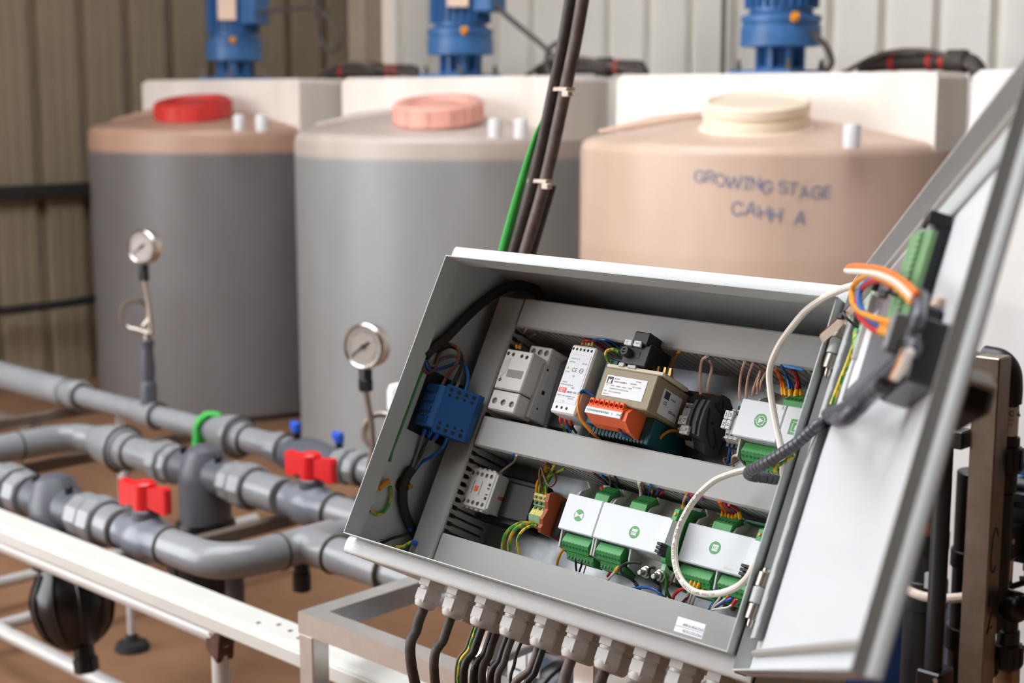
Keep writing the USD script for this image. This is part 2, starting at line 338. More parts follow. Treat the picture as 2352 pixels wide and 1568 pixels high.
def mixcable(x, label, pts): one('mixer_cable', tube([np.array([x, TY + .2, 1.57]) + p for p in pts], .011, 8), 'cable_dark', label, 'cable')
mixcable(-6.245, 'thin dark cable with a loop beside the mixer on the far left tank', [(.2, 0, .33), (.42, .08, .34), (.55, .12, .32), (.66, .14, .2), (.6, .14, .13), (.52, .13, .2), (.5, .13, .33), (.56, .13, .6), (.58, .13, 1.0)])
mixcable(-4.62, 'thin dark cable with a loop beside the mixer on the middle tank', [(.2, 0, .3), (.28, .05, .22), (.4, .1, .12), (.5, .12, .03), (.55, .12, .06), (.5, .11, .14), (.42, .1, .11), (.42, .1, .02), (.5, .1, -.02)])
mixcable(-3.00, 'short dark cable curling down beside the mixer on the tan tank', [(.14, -.02, .14), (.18, 0, .1), (.2, .02, .04), (.17, .03, .006)])
def backpipe(x0, x1, y, label, z=1.615):
    t = T('stirring_pipe', label, 'pipe', (x0, y, z))
    t.add('pipe', tube([(x0, y, z - .06), (x0 + .02, y, z - .015), (x0 + .08, y, z), (x1 - .08, y, z), (x1 - .02, y, z - .015), (x1, y, z - .06)], .03, 12), 'cable_dark')
    t.add('coupling', cyl((x0 + .34, y, z), (x0 + .42, y, z), .043, 16, .005), 'cable_dark')
    for k in (.12, x1 - x0 - .2, x1 - x0 - .15): t.add('band', cyl((x0 + k, y, z), (x0 + k + .018, y, z), .033, 14), 'red_lid')
    t.add('hose', tube([(x0 - .1, y - .02, z - .05), (x0 + .1, y - .04, z + .03), (x0 + .3, y - .03, z + .035), (x1, y - .02, z - .03)], .01, 8), 'cable_grey')
backpipe(-6.1, -5.42, 5.02, 'wrapped dark pipe lying behind the left and middle tanks')
backpipe(-4.6, -4.0, 5.02, 'wrapped dark pipe lying behind the middle and tan tanks')
backpipe(-2.95, -2.48, 5.02, 'wrapped dark pipe lying behind the tan tank near the right edge')
one('wall_cable', tube([(-4.28, 5.98, 1.4), (-4.285, 5.98, 2.6), (-4.29, 5.98, 4.2)], .012, 8), 'cable_grey', 'thin cable running straight up the back wall right of the middle mixer', 'cable')
def standpipe():
    t = T('tank_gap_pipe', 'narrow dark pipe standing in the gap between the tan and white tanks', 'pipe', (-2.16, 4.5, 0))
    t.add('pipe', cyl((-2.16, 4.5, 0), (-2.16, 4.5, 1.55), .03, 14), 'lightgrey'); t.add('sleeve', cyl((-2.16, 4.5, 1.2), (-2.16, 4.5, 1.36), .036, 14, .004), 'deepgrey')
standpipe()
one('black_hose', tube([(-6.86, 2.4, .46), (-6.85, 3.0, .445), (-6.84, 3.5, .44), (-6.83, 3.9, .445), (-6.84, 4.4, .47), (-6.86, 5.2, .5)], .022, 10), 'rubber', 'black hose sagging along the left wall beside the far left tank', 'hose')
# ---- white bench rail, its tube and leg; bench bars below the pipes -----------------------
def bench():
    t = T('pipe_bench', 'white flat rail bench with rusty tube leg in front of the grey pipes', 'bench', (-2.2, 1.575, 0))
    t.add('rail', ex([(1.535, .506), (1.54, .502), (1.61, .502), (1.615, .506), (1.615, .536), (1.61, .54), (1.5465, .54), (1.545, .5385), (1.543, .54), (1.540, .54), (1.535, .536)], -4.6, -.2, 'x'), 'beam', smooth=25)
    t.add('rail_lip', bx(-4.6, -.2, 1.531, 1.536, .508, .533, .001), 'beam', smooth=25)
    t.add('tube', cyl((-4.6, 1.56, .485), (-2.23, 1.56, .485), .017, 18), 'paint_tube')
    l = t.add('leg', cyl((-2.25, 1.56, 0), (-2.25, 1.56, .5), .017, 18), 'paint_tube')
    t.add('rusty_joint', hull([(-2.275, 1.545, .49), (-2.275, 1.575, .49), (-2.225, 1.542, .5), (-2.225, 1.578, .5), (-2.27, 1.542, .46), (-2.235, 1.541, .44), (-2.27, 1.579, .46), (-2.235, 1.579, .44)]), 'rust', parent=l)
    t.add('scar', [bx(x, x + .006, y, y + .008, .5395, .5412) for x, y in ((-2.135, 1.56), (-2.06, 1.575), (-2.02, 1.563), (-2.10, 1.58))], 'rust', smooth=False, label='rusty screw marks on the rail')
    for x, y0, y1 in ((-2.80, 1.62, 2.5), (-4.3, 1.62, 2.7), (-3.72, 1.62, 2.7)): t.add('crossbar', bx(x - .015, x + .015, y0, y1, .462, .492, .002), 'dirty_steel')
    t.add('back_bar', bx(-4.6, -2.0, 2.29, 2.32, .43, .46, .002), 'dirty_steel'); t.add('back_bar', bx(-4.6, -2.6, 2.56, 2.59, .46, .49, .002), 'dirty_steel')
    for x, y in ((-3.417, 2.30), (-4.28, 2.6)): t.add('leg', cyl((x, y, .02), (x, y, .46), .014, 14), 'paint_tube')
    for x, y in ((-3.417, 2.083),):
        g = t.add('leg', cyl((x, y, .02), (x, y, .5), .011, 14), 'paint_tube')
        t.add('foot', lathe([(.046, 0), (.048, .004), (.042, .02), (.02, .026), (.014, .045)], (x, y, 0), (0, 0, 1), 24), 'rubber', parent=g)
    t.add('floor_rail', cyl((-4.9, 1.79, .09), (-1.9, 1.79, .09), .019, 16), 'paint_tube')
    for x in (-3.62, -3.95): t.add('floor_rail', cyl((x, 1.79, .09), (x, 2.9, .09), .017, 14), 'paint_tube')
bench()
FX, FY, FZ, FW = -1.862, 1.446, .66, .036
def stand():
    t = T('cabinet_stand', 'welded square steel tube stand under the open grey cabinet', 'stand', (FX, FY, 0)); w = FW
    t.add('front_rail', ex([(FX, FY), (FX + w, FY + w), (-1.2, FY + w), (-1.2, FY)], FZ - w, FZ, 'z'), 'steel', smooth=False)
    t.add('side_rail', ex([(FX, FY), (FX + w, FY + w), (FX + w, 2.03), (FX, 2.03)], FZ - w, FZ, 'z'), 'steel', smooth=False)
    for x, y in ((FX, FY), (-1.236, FY), (FX, 2.03 - w), (-1.236, 2.03 - w)):
        t.add('post', bx(x, x + w, y, y + w, 0, FZ - w, .002), 'steel', smooth=False)
    t.add('back_rail', bx(FX + w, -1.236, 2.03 - w, 2.03, FZ - w, FZ, .002), 'steel', smooth=False)
    t.add('bracing', bx(-1.236, -1.2, FY + w, 2.03 - w, FZ - w, FZ, .002), 'steel', smooth=False)
    for x in (-1.5, -1.3): t.add('cabinet_bracket', bx(x, x + .04, 1.49, 1.52, FZ, 1.19, .002), 'steel', smooth=False)
    for x in (-1.5, -1.3): t.add('bracket_foot', bx(x, x + .04, 1.49, 1.92, FZ - .001, FZ + .012, .002), 'steel', smooth=False)
stand()

# ---- grey PVC pipework ---------------------------------------------------------------------
PZ = .55
def rings(t, axis, items, y=None, x=None):
    """fittings on a straight run: (start, end, radius, kind)"""
    for a, b, r, k in items:
        P = (lambda s: (s, y, PZ)) if axis == 'x' else (lambda s: (x, s, PZ))
        n = {'nut': 'union_nut', 'ring': 'glue_ring', 'socket': 'socket', 'pipe': 'pipe', 'flange': 'reducer', 'body': 'valve_body'}[k]
        m = {'nut': 'pvc', 'ring': 'glue', 'socket': 'pvc', 'pipe': 'pvc', 'flange': 'pvc', 'body': 'pvc'}[k]
        L = b - a
        if k == 'nut': g = lathe([(r - .006, 0), (r, .006), (r, L - .004), (r - .004, L)], P(a), np.subtract(P(b), P(a)), 10)
        elif k == 'ring': g = torus(P((a + b) / 2), np.subtract(P(b), P(a)), r, .0035, 30, 8)
        elif k == 'flange': g = lathe([(r * .72, 0), (r * .86, L * .25), (r, L * .75), (r, L * .92), (r - .006, L)], P(a), np.subtract(P(b), P(a)), 32)
        else: g = cyl(P(a), P(b), r, 32, .002)
        t.add(n, g, m)
def valve(x, y, label):
    t = T('ball_valve', label, 'valve', (x, y, PZ)); o = np.array([x, y, PZ])
    t.add('body', lathe([(.036, -.085), (.042, -.08), (.042, -.045), (.049, -.035), (.052, 0), (.049, .035), (.042, .045), (.042, .085), (.036, .09)], o, (1, 0, 0), 36), 'pvc_blue')
    t.add('neck', lathe([(.03, .04), (.03, .062), (.026, .066)], o, (0, 0, 1), 24), 'pvc_dark')
    h = [lathe([(.022, .062), (.026, .066), (.026, .122), (.019, .127)], o, (0, 0, 1), 20)]
    for s in (-1, 1):
        h.append(hull([(x + s * .018, y + e, z) for e in (-.014, .014) for z in (PZ + .074, PZ + .116)] + [(x + s * .072, y + e, z) for e in (-.011, .011) for z in (PZ + .064, PZ + .122)] + [(x + s * .077, y + e, z) for e in (-.008, .008) for z in (PZ + .068, PZ + .117)]))
    g = man(h[0]) + man(h[1]) + man(h[2])
    R = rotz(math.radians(7))
    m = fromman(g); m.vertices = (m.vertices - o) @ R.T + o
    t.add('handle', m, 'red')
    return t
def filt(x, y, label, lean=-.3, r=.066, full=True):
    """a disc filter: barrel hanging from an in-line head"""
    t = T('disc_filter', label, 'filter', (x, y, PZ)); o = np.array([x, y, PZ]); d = np.array([math.sin(lean) * -1, -.05, -math.cos(lean)])
    t.add('head', lathe([(.04, -.11), (.046, -.1), (.046, .1), (.04, .11)], o, (1, 0, 0), 28), 'pvc_dark')
    t.add('cap', lathe([(.02, -.075), (.045, -.06), (r * .98, -.01), (r, .02), (r, .125), (r * .98, .13)], o, d, 32), 'pvc_dark')
    g = t.add('bowl', lathe([(r * 1.1, .12), (r * 1.15, .125), (r * 1.15, .14), (r, .145), (r * 1.02, .16), (r * 1.36, .2), (r * 1.4, .24), (r * 1.2, .29), (r * .8, .325), (.03, .34)], o, d, 36), 'blackgloss')
    for k in range(10):
        a = k * math.pi / 5; u, v, dd = basis(d); w = u * math.cos(a) + v * math.sin(a); c = o
        t.add('rib', tube([o + dd * .155 + w * r * 1.03, o + dd * .2 + w * r * 1.37, o + dd * .24 + w * r * 1.41, o + dd * .29 + w * r * 1.21, o + dd * .32 + w * r * .82], .004, 6, 3), 'blackgloss', parent=g)
    t.add('drain', lathe([(.024, .32), (.024, .35), (.029, .355), (.029, .385), (.02, .39)], o + (.02, 0, 0), d, 16), 'blackgloss')
    for s in (-.075, .075): t.add('plug', cyl(o + (s, -.01, .04), o + (s, -.01, .062), .0095, 12, .002), 'blackgloss')
    return t
def arm(t, name, P, r, m='pvc'): t.add(name, tube(P, r, 24, 8), m)
# front run
def run_a():
    t = T('grey_pipe_run', 'front grey pipe run turning at a big elbow below the cabinet corner', 'pipe', (-2.44, 1.7, PZ))
    rings(t, 'x', [(-3.52, -3.29, .0315, 'pipe'), (-3.46, -3.35, .05, 'socket'), (-3.345, -3.275, .06, 'nut'), (-3.265, -3.21, .054, 'nut'), (-2.98, -2.925, .053, 'nut'), (-2.92, -2.868, .058, 'nut'), (-2.865, -2.81, .046, 'socket'), (-2.81, -2.805, .0375, 'ring'), (-2.63, -2.625, .0395, 'ring')], y=1.70)
    arm(t, 'elbow', [(-2.625, 1.70, PZ), (-2.56, 1.70, PZ), (-2.5, 1.702, PZ), (-2.455, 1.722, PZ), (-2.43, 1.765, PZ), (-2.425, 1.81, PZ), (-2.425, 1.85, PZ)], .0385)
    t.add('glue_ring', torus((-2.425, 1.84, PZ), (0, 1, 0), .039, .003, 30, 8), 'glue')
    t.add('tee', fromman(man(cyl((-2.425, 1.842, PZ), (-2.425, 1.98, PZ), .0385, 32)) + man(cyl((-2.425, 1.905, PZ), (-2.325, 1.905, PZ), .0385, 32))), 'pvc')
    rings(t, 'x', [(-2.328, -2.322, .039, 'ring'), (-2.33, -1.2, .0315, 'pipe'), (-2.32, -2.16, .038, 'socket'), (-2.163, -2.157, .0385, 'ring')], y=1.905)
    arm(t, 'header', [(-2.425, 1.98, PZ), (-2.425, 2.07, PZ)], .0315)
    t.add('drain_cap', lathe([(.017, -.036), (.017, -.06), (.02, -.062), (.02, -.1), (.016, -.103)], (-2.43, 1.9, PZ), (0, 0, 1), 16), 'blackgloss')
    t.add('drain_pipe', cyl((-2.45, 1.74, .44), (-2.45, 1.74, .52), .02, 16), 'pvc_dark')
run_a()
valve(-2.712, 1.70, 'grey ball valve with red handle on the front pipe, nearer the big elbow')
filt(-3.09, 1.70, 'black ribbed disc filter hanging from the front pipe behind the white rail')
def run_b():
    t = T('grey_pipe_run', 'middle grey pipe run with an elbow at its left end', 'pipe', (-3.0, 2.11, PZ))
    arm(t, 'elbow', [(-3.70, 1.78, PZ), (-3.70, 1.98, PZ), (-3.695, 2.05, PZ), (-3.665, 2.095, PZ), (-3.61, 2.11, PZ), (-3.58, 2.11, PZ)], .04)
    t.add('pipe', tube([(-3.70, 1.6, PZ), (-3.70, 1.8, PZ)], .0365, 24), 'pvc')
    t.add('glue_ring', torus((-3.70, 1.93, PZ), (0, 1, 0), .040, .003, 30, 8), 'glue')
    rings(t, 'x', [(-3.59, -3.584, .041, 'ring'), (-3.585, -3.45, .062, 'flange'), (-3.462, -3.455, .063, 'ring'), (-3.45, -3.41, .05, 'socket'), (-3.412, -3.406, .0425, 'ring'), (-3.41, -3.28, .0415, 'pipe'), (-3.285, -3.24, .056, 'nut'), (-3.235, -3.2, .052, 'nut'), (-2.975, -2.93, .052, 'nut'), (-2.925, -2.872, .058, 'nut'), (-2.87, -2.76, .045, 'socket'), (-2.875, -2.868, .046, 'ring'), (-2.575, -2.57, .043, 'ring'), (-2.575, -2.1, .0385, 'pipe')], y=2.11)
run_b()
valve(-2.655, 2.11, 'grey ball valve with red handle on the middle pipe, close to the cabinet edge')
filt(-3.085, 2.11, 'dark grey disc filter hanging from the middle pipe between the two red valves', -.05)
def run_c():
    t = T('grey_pipe_run', 'rear grey pipe run stepping down in size, nearest the tanks', 'pipe', (-3.5, 2.41, PZ))
    rings(t, 'x', [(-5.8, -4.28, .045, 'pipe'), (-4.285, -4.19, .049, 'flange'), (-4.187, -4.182, .035, 'ring'), (-4.19, -3.3, .0315, 'pipe'), (-3.86, -3.755, .0385, 'socket'), (-3.756, -3.75, .039, 'ring'), (-3.46, -3.345, .06, 'flange'), (-3.352, -3.346, .0585, 'ring'), (-3.345, -3.31, .045, 'socket'), (-3.312, -3.306, .04, 'ring'), (-3.31, -3.13, .0365, 'pipe'), (-3.19, -3.14, .044, 'nut'), (-3.138, -3.132, .043, 'ring'), (-3.13, -2.9, .036, 'socket'), (-2.905, -2.865, .05, 'nut'), (-2.86, -2.82, .046, 'nut'), (-2.815, -2.81, .04, 'ring'), (-2.815, -2.4, .0365, 'pipe')], y=2.41)
    t.add('strainer', lathe([(.04, -.12), (.055, -.05), (.058, .0), (.05, .06), (.045, .1)], (-3.02, 2.41, PZ - .01), (1, 0, 0), 28), 'pvc_dark', label='dark grey strainer body')
    t.add('gauge_riser', lathe([(.026, .03), (.026, .09), (.02, .1), (.024, .14), (.018, .2), (.022, .21), (.022, .225)], (-3.80, 2.41, PZ), (0, 0, 1), 16), 'pvc_dark')
run_c()
for x, l in ((-3.075, 'small blue tap on the rear grey pipe, the left one of two'), (-2.90, 'small blue tap on the rear grey pipe, the right one near the cabinet')):
    t = T('bleed_tap', l, 'tap', (x, 2.40, PZ + .04))
    t.add('stem', cyl((x, 2.40, PZ + .03), (x, 2.40, PZ + .065), .01, 12), 'blackgloss'); t.add('handle', fromman(man(cyl((x, 2.40, PZ + .06), (x, 2.40, PZ + .085), .013, 14, .002)) + man(bx(x - .022, x + .01, 2.392, 2.408, PZ + .066, PZ + .088, .002))), 'f_blue')
one('green_ribbon', [torus((-3.5, 2.41, PZ), (1, .08, .1), .041, .009, 26, 8), torus((-3.49, 2.41, PZ), (1, -.15, -.1), .042, .007, 26, 8), tube([(-3.5, 2.372, PZ + .02), (-3.49, 2.36, PZ - .04), (-3.47, 2.345, PZ - .08), (-3.45, 2.35, PZ - .085)], [.009, .012, .008], 8), tube([(-3.5, 2.40, PZ + .045), (-3.46, 2.41, PZ + .05), (-3.42, 2.4, PZ + .052)], [.008, .009, .005], 8)], 'green_cord', 'green ribbon knotted round the rear grey pipe', 'ribbon')
def gauge(x, y, zd, zb, lean, label, ringside=1, base=None):
    t = T('pressure_gauge', label, 'gauge', (x, y, zb)); c = np.array([x, y, zd])
    n = np.array([.30, -.95, .08]); n /= np.linalg.norm(n)
    t.add('case', lathe([(.04, -.034), (.048, -.03), (.048, -.002), (.051, 0), (.052, .006), (.047, .011), (.0425, .008), (.0425, .003)], c, n, 40), 'chrome')
    d = t.add('dial', cyl(c + n * .006, c + n * .0075, .0425, 40), 'dial')
    u, v, _ = basis(n); u = np.cross([0, 0, 1.], n); u /= np.linalg.norm(u); v = np.cross(n, u)
    P = lambda a, b, h=.0085: c + n * h + u * a + v * b
    t.add('pointer', hull([P(.016, .0085), P(.012, .0125), P(-.03, -.021), P(-.029, -.0215), P(.016, .0085, .01), P(.012, .0125, .01), P(-.03, -.021, .01), P(-.029, -.0215, .01)]), 'black', parent=d, smooth=False)
    t.add('hub', cyl(P(.0, .0), P(0, 0, .0115), .005, 14), 'black', parent=d)
    marks = []
    for k in range(28):
        a = math.radians(225 - k * 10); R0 = .033 if k % 5 else .029
        e = np.array([math.cos(a), math.sin(a)]); q = np.array([-e[1], e[0]]) * .0006
        marks.append(hull([P(*(e * R0 + q)), P(*(e * R0 - q)), P(*(e * .037 + q)), P(*(e * .037 - q)), P(*(e * R0 + q), .0088), P(*(e * R0 - q), .0088), P(*(e * .037 + q), .0088), P(*(e * .037 - q), .0088)]))
    t.add('scale_mark', marks, 'print_dark', parent=d, smooth=False, kind='stuff')
    t.add('connector', [bx(x - .012, x + .012, y - .012, y + .012, zd - .075, zd - .05, .003), hexa((x, y, zd - .1), (x, y, zd - .073), .017, .002)], 'black')
    e1 = np.array([.725, .689, 0]); o = np.array([x, y, 0]); q = lambda a, z, b=0: o + e1 * a + np.array([-.689, .725, 0]) * b + np.array([0, 0, z])
    R = .04; L = zd - zb; zc = zd - (.205 if ringside < 0 else .2)
    ring = [q(ringside * (.034 - R * math.cos(a)), zc - R * 1.1 * math.sin(a) * -1, .004 + .0025 * k) for k, a in enumerate(np.linspace(-.5, 2 * math.pi - .9, 11))]
    t.add('siphon', tube([q(0, zd - .09), q(.004, zd - .12), q(.010, zd - .16)] + [q(.014, zc - .02), q(.012, zc - .055), q(ringside * .03, zc - R * 1.1, .003)] + [q(ringside * (.034 + R * math.sin(a)), zc - R * 1.1 * math.cos(a), .004 + .002 * k) for k, a in enumerate(np.linspace(.5, 2 * math.pi - .6, 9))] + [q(.004, zc - .07, .016), q(0, zb + .03, .006), q(0, zb)], .0072, 8, 5), 'hinge')
    return t
gauge(-3.80, 2.41, 1.054, .775, 0, 'smaller pressure gauge with a coiled tube in front of the dark grey tank', -1)
gauge(-2.455, 2.11, .951, .585, 0, 'large round pressure gauge with a coiled tube just left of the cabinet', 1)

# ---- cables rising to the ceiling behind the cabinet -----------------------------------------
cb = np.array([[-1.725, 1.80, 1.10], [-1.705, 1.80, 1.20], [-1.648, 1.80, 1.353], [-1.603, 1.80, 1.508], [-1.568, 1.80, 1.646], [-1.50, 1.80, 2.0], [-1.2, 1.8, 4.3]])
one('riser_cable', tube(cb + (-.012, -.006, 0), .0095, 12), 'cable_dark', 'left dark cable of the zip-tied pair rising behind the cabinet', 'cable')
one('riser_cable', tube(cb + (.009, 0, 0), .0105, 12), 'cable_grey', 'right, thicker dusty cable of the zip-tied pair rising behind the cabinet', 'cable')
one('riser_cable', tube(cb[:3] + (.014, .016, 0), .006, 10), 'cable_dark', 'short dark cable tucked behind the zip-tied pair', 'cable')
one('green_strap', tube([(-1.752, 1.79, 1.1), (-1.735, 1.79, 1.2), (-1.69, 1.79, 1.33), (-1.655, 1.79, 1.42), (-1.635, 1.79, 1.46)], [.009, .0095, .008, .005, .002], 10), 'green_cord', 'bright green cord lying along the left of the dark riser cables', 'cord')
def ziptie(z, label):
    i = int(np.searchsorted(cb[:, 2], z)); f = (z - cb[i - 1, 2]) / (cb[i, 2] - cb[i - 1, 2]); c = cb[i - 1] * (1 - f) + cb[i] * f; d = cb[i] - cb[i - 1]; d /= np.linalg.norm(d)
    t = T('zip_tie', label, 'zip tie', c)
    t.add('strap', hull([c + np.array([sx * .024 + .0, sy * .014 - .002, 0]) + d * s for sx, sy in ((-1, 0), (-.8, -.8), (-.8, .8), (.9, -.8), (1, 0), (.9, .8)) for s in (-.003, .003)]), 'tie_white')
    t.add('head', bx(c[0] + .018, c[0] + .032, c[1] - .02, c[1] - .008, c[2] - .012, c[2] - .003, .001), 'tie_white', smooth=False)
ziptie(1.508, 'upper pale zip tie round the dark riser cables'); ziptie(1.36, 'lower pale zip tie round the dark riser cables')
# ---- the open control cabinet (millimetres in the cabinet's own axes) ------------------------
def bd_(pts, d=(580, -12), th=math.radians(128.177)):
    """door axes (along the door from its hinge, up, out of its inner face) to cabinet axes"""
    p = np.asarray(pts, float); c, s = math.cos(th), math.sin(th)
    return np.stack([d[0] - c * p[..., 0] - s * p[..., 2], p[..., 1], d[1] + s * p[..., 0] - c * p[..., 2]], -1)
def dr(m):
    m = fromman(m) if hasattr(m, 'to_mesh') else m.copy(); m.vertices = bd_(m.vertices); return m
def cabinet():
    t = T('control_cabinet', 'open grey steel electrical cabinet tilted back, its door swung to the right', 'cabinet', (290, -22, -100), 'cab')
    outer = bx(-14, 597, -22, 397, -207, -25, 1); inner = bx(-12.5, 595.5, -20.5, 395.5, -205.5, -26.8)
    col = bx(-1.6, 576.6, -1.6, 375.6, -28, 0, .5); hole = bx(0, 575, 0, 374, -60, 10)
    sh = (man(outer) - man(inner) + man(col)) - man(hole)
    t.add('shell', sh, 'enclosure', smooth=25)
    # rounded lower and upper front edges of the flange
    for nm, y0, y1 in (('bottom_edge', -22.6, -1.6), ('top_edge', 375.6, 397.4)):
        yc = (y0 + y1) / 2; r = (y1 - y0) / 2; a = np.linspace(0, math.pi, 13)
        t.add(nm, ex([(yc + r * math.cos(q), -27 + 5.5 * math.sin(q) ** .6) for q in a] + [(y0, -30), (y1, -30)], -14, 597, 'x'), 'enclosure_tex', smooth=40)
    t.add('mounting_plate', bx(2, 572, -14, 388, -192, -190, .5), 'galv')
    # hinges: knuckles turning on a pin
    for y0 in (36, 300):
        h = t.add('hinge', [cyl((586, y0 + a, -9), (586, y0 + b, -9), 7.2, 22, .6) for a, b in ((0, 15.5), (33, 48))] + [bx(577, 590, y0 - 1, y0 + 49, -25, -14, 1)], 'hinge')
        t.add('knuckle', cyl((586, y0 + 16.2, -9), (586, y0 + 32.3, -9), 7.6, 22, .6), 'enclosure', parent=h)
        t.add('pin', lathe([(2, -8), (3.4, -5), (3.6, 0), (3.6, 48), (4.4, 49), (4.2, 52), (2, 53.5)], (586, y0, -9), (0, 1, 0), 16), 'chrome', parent=h)
    t.add('hinge_strip', bx(577.5, 592, -14, 390, -26, -22, 1), 'dirty_steel')
    t.add('rust_patch', bx(577, 592, -17, -4, -24.5, -20, 1), 'rust', smooth=False, label='rusty lower corner by the hinge')
    # door, built flat then swung open
    d = t.add('door', dr(sub(bx(0, 594, -16, 397, -18, 0, 0), [bx(1.6, 592.4, -14.4, 395.4, -16.4, 5)])), 'enclosure', smooth=False, label='door swung wide open, white inside')
    t.add('inner_face', dr(bx(2, 592, -14, 395, -16.4, -15.4)), 'door_in', parent=d, smooth=False)
    t.add('rounded_edge', dr(ex([(594, -17.8), (594, -9), (595.2, -9), (600, -13), (601, -17), (599, -18.6), (594, -18.6)], -16, 397, 'y')), 'enclosure', parent=d, smooth=40)
    g = [bx(20, 574, 372, 381, -16, -9, 2.5), bx(20, 574, 2, 9, -16, -10, 2.5), bx(562, 571, 2, 381, -16, -10, 2.5)]
    t.add('gasket', [dr(x) for x in g], 'gasket', parent=d)
    t.add('top_stiffener', dr(bx(24, 562, 346, 371, -16, -11, 3)), 'enclosure', parent=d)
    # perforated rail along the hinge side
    o = [(21, 18), (49, 18)] + [p for y in np.arange(30, 350, 24) for p in ((49, y), (46.5, y + 5), (46.5, y + 13), (49, y + 18))] + [(49, 366), (21, 366)]
    rail = ex([(x, y) for x, y in o], -7, -5.4, 'z')
    t.add('door_rail', [dr(rail), dr(bx(21, 22.6, 18, 366, -16, -6)), dr(bx(33, 35, 18, 366, -16, -6))], 'enclosure', parent=d, smooth=False)
    t.add('isolator_handle', [dr(bx(430, 500, 178, 200, -58, -18, 4))], 'black', parent=d, label='black handle block on the outside of the door')
    t.add('handle_cap', dr(ex([(501, 196), (501, 199), (470, 216), (432, 216), (432, 196)], -57, -22, 'z')), 'white', parent=d)
    L = t.add('paper_label', ex([(508.5, 3.4), (543, 3.4), (543, 18.6), (508.5, 18.6)], -2, -1.2, 'z'), 'white', smooth=False, label='white paper label with two upside-down lines')
    X = lambda m: xf(m, np.diag([-1., -1., 1.]))
    def updown(s, x, y, h): m = meshkit.text_mesh(s, h, .15); m = xf(m, np.diag([-1., -1., 1.]), (x, y, -1.2)); return m
    t.add('lettering', [updown('SYSTEM PUMP', 542.5, 13.4, 2.6), updown('PROTECTION', 542.5, 7.4, 2.6), bx(508.5, 543, 9.2, 9.5, -1.2, -1.1)], 'print_blue', parent=L, smooth=False)
    # left wall: earth stud
    t.add('earth_stud', [lathe([(10, 0), (10, 2), (6, 2), (6, 8)], (-12.5, 84, -75), (1, 0, 0), 18), hexa((-8, 84, -75), (0, 84, -75), 7), cyl((0, 84, -75), (7, 84, -75), 3.6, 14)], 'brass')
    return t
CAB = cabinet()
def duct(label, x0, x1, y0, y1, vert=False):
    t = T('cable_duct', label, 'cable duct', ((x0 + x1) / 2, (y0 + y1) / 2, -190), 'cab')
    t.add('cover', bx(x0, x1, y0, y1, -112, -105, 2.2), 'duct')
    t.add('base', bx(x0 + 1, x1 - 1, y0 + 1, y1 - 1, -190, -188), 'duct')
    def comb(a, b):
        P = [(a, -189), (a, -110)]
        s = a + 5
        while s + 6 < b: P += [(s, -110), (s, -119), (s + 1.4, -122), (s + 1.4, -180), (s + 4.6, -180), (s + 4.6, -122), (s + 6, -119), (s + 6, -110)]; s += 10.6
        return P + [(b, -110), (b, -189)]
    if vert:
        for x in (x0 + 1, x1 - 2.4): m = ex(comb(y0, y1), x, x + 1.4, 'x'); t.add('slotted_wall', m, 'duct', smooth=False)
    else:
        for y in (y0 + 1, y1 - 2.4): t.add('slotted_wall', ex(comb(x0, x1), y, y + 1.4, 'y'), 'duct', smooth=False)
    return t
duct('upright grey cable duct at the left inside the cabinet', 11, 55, -5, 364, True)
duct('topmost level cable duct inside the cabinet', 57, 572, 325, 365)
duct('middle level cable duct between the two rows of devices', 57, 572, 160, 201)
duct('lowest cable duct, just above the cabinet bottom lip', 57, 572, 2, 42)
for y, l in ((262, 'upper'), (104, 'lower')):
    one('din_rail', [ex([(y - 17.5, -183), (y - 17.5, -182), (y - 12, -182), (y - 12, -189), (y + 12, -189), (y + 12, -182), (y + 17.5, -182), (y + 17.5, -183), (y + 13, -183), (y + 13, -190), (y - 13, -190), (y - 13, -183)], 58, 570, 'x')], 'galv', l + ' metal mounting rail behind the row of devices', 'rail', 'cab', smooth=False)
# cable glands under the cabinet
def gland(x, z, label, grp):
    t = T('cable_gland', label, 'cable gland', (x, -22, z), 'cab', group=grp); o = (x, -22, z); D = (0, -1, 0)
    t.add('flange_nut', lathe([(16.5, 0), (16.5, 7.5), (15.5, 8)], o, D, 6), 'nylon', smooth=False)
    t.add('collar', lathe([(13.2, 7.5), (13.2, 12)], o, D, 22), 'nylon')
    t.add('cap_nut', lathe([(14.6, 11.6), (15.6, 12.2), (15.6, 24), (14.2, 27)], o, D, 6), 'nylon', smooth=False)
    t.add('dome', lathe([(13.8, 24), (13.6, 28.5), (11.5, 32.5), (8, 34)], o, D, 24), 'nylon')
    return t
GX = [115 + 47.3 * k for k in range(10)]; ordn = ['first', 'second', 'third', 'fourth', 'fifth', 'sixth', 'seventh', 'eighth', 'ninth', 'tenth']
g0 = gland(GX[0], -60, 'front-row cable gland at the far left end, under the cabinet', 'front row of cable glands')
for k in range(1, 10): g0.dup((GX[k], -22, -60), ordn[k] + ' front-row cable gland from the left, under the cabinet')
for k in range(9): g0.dup((GX[k] + 24, -22, -112), ordn[k] + ' gland from the left in the rear row', 'rear row of cable glands')
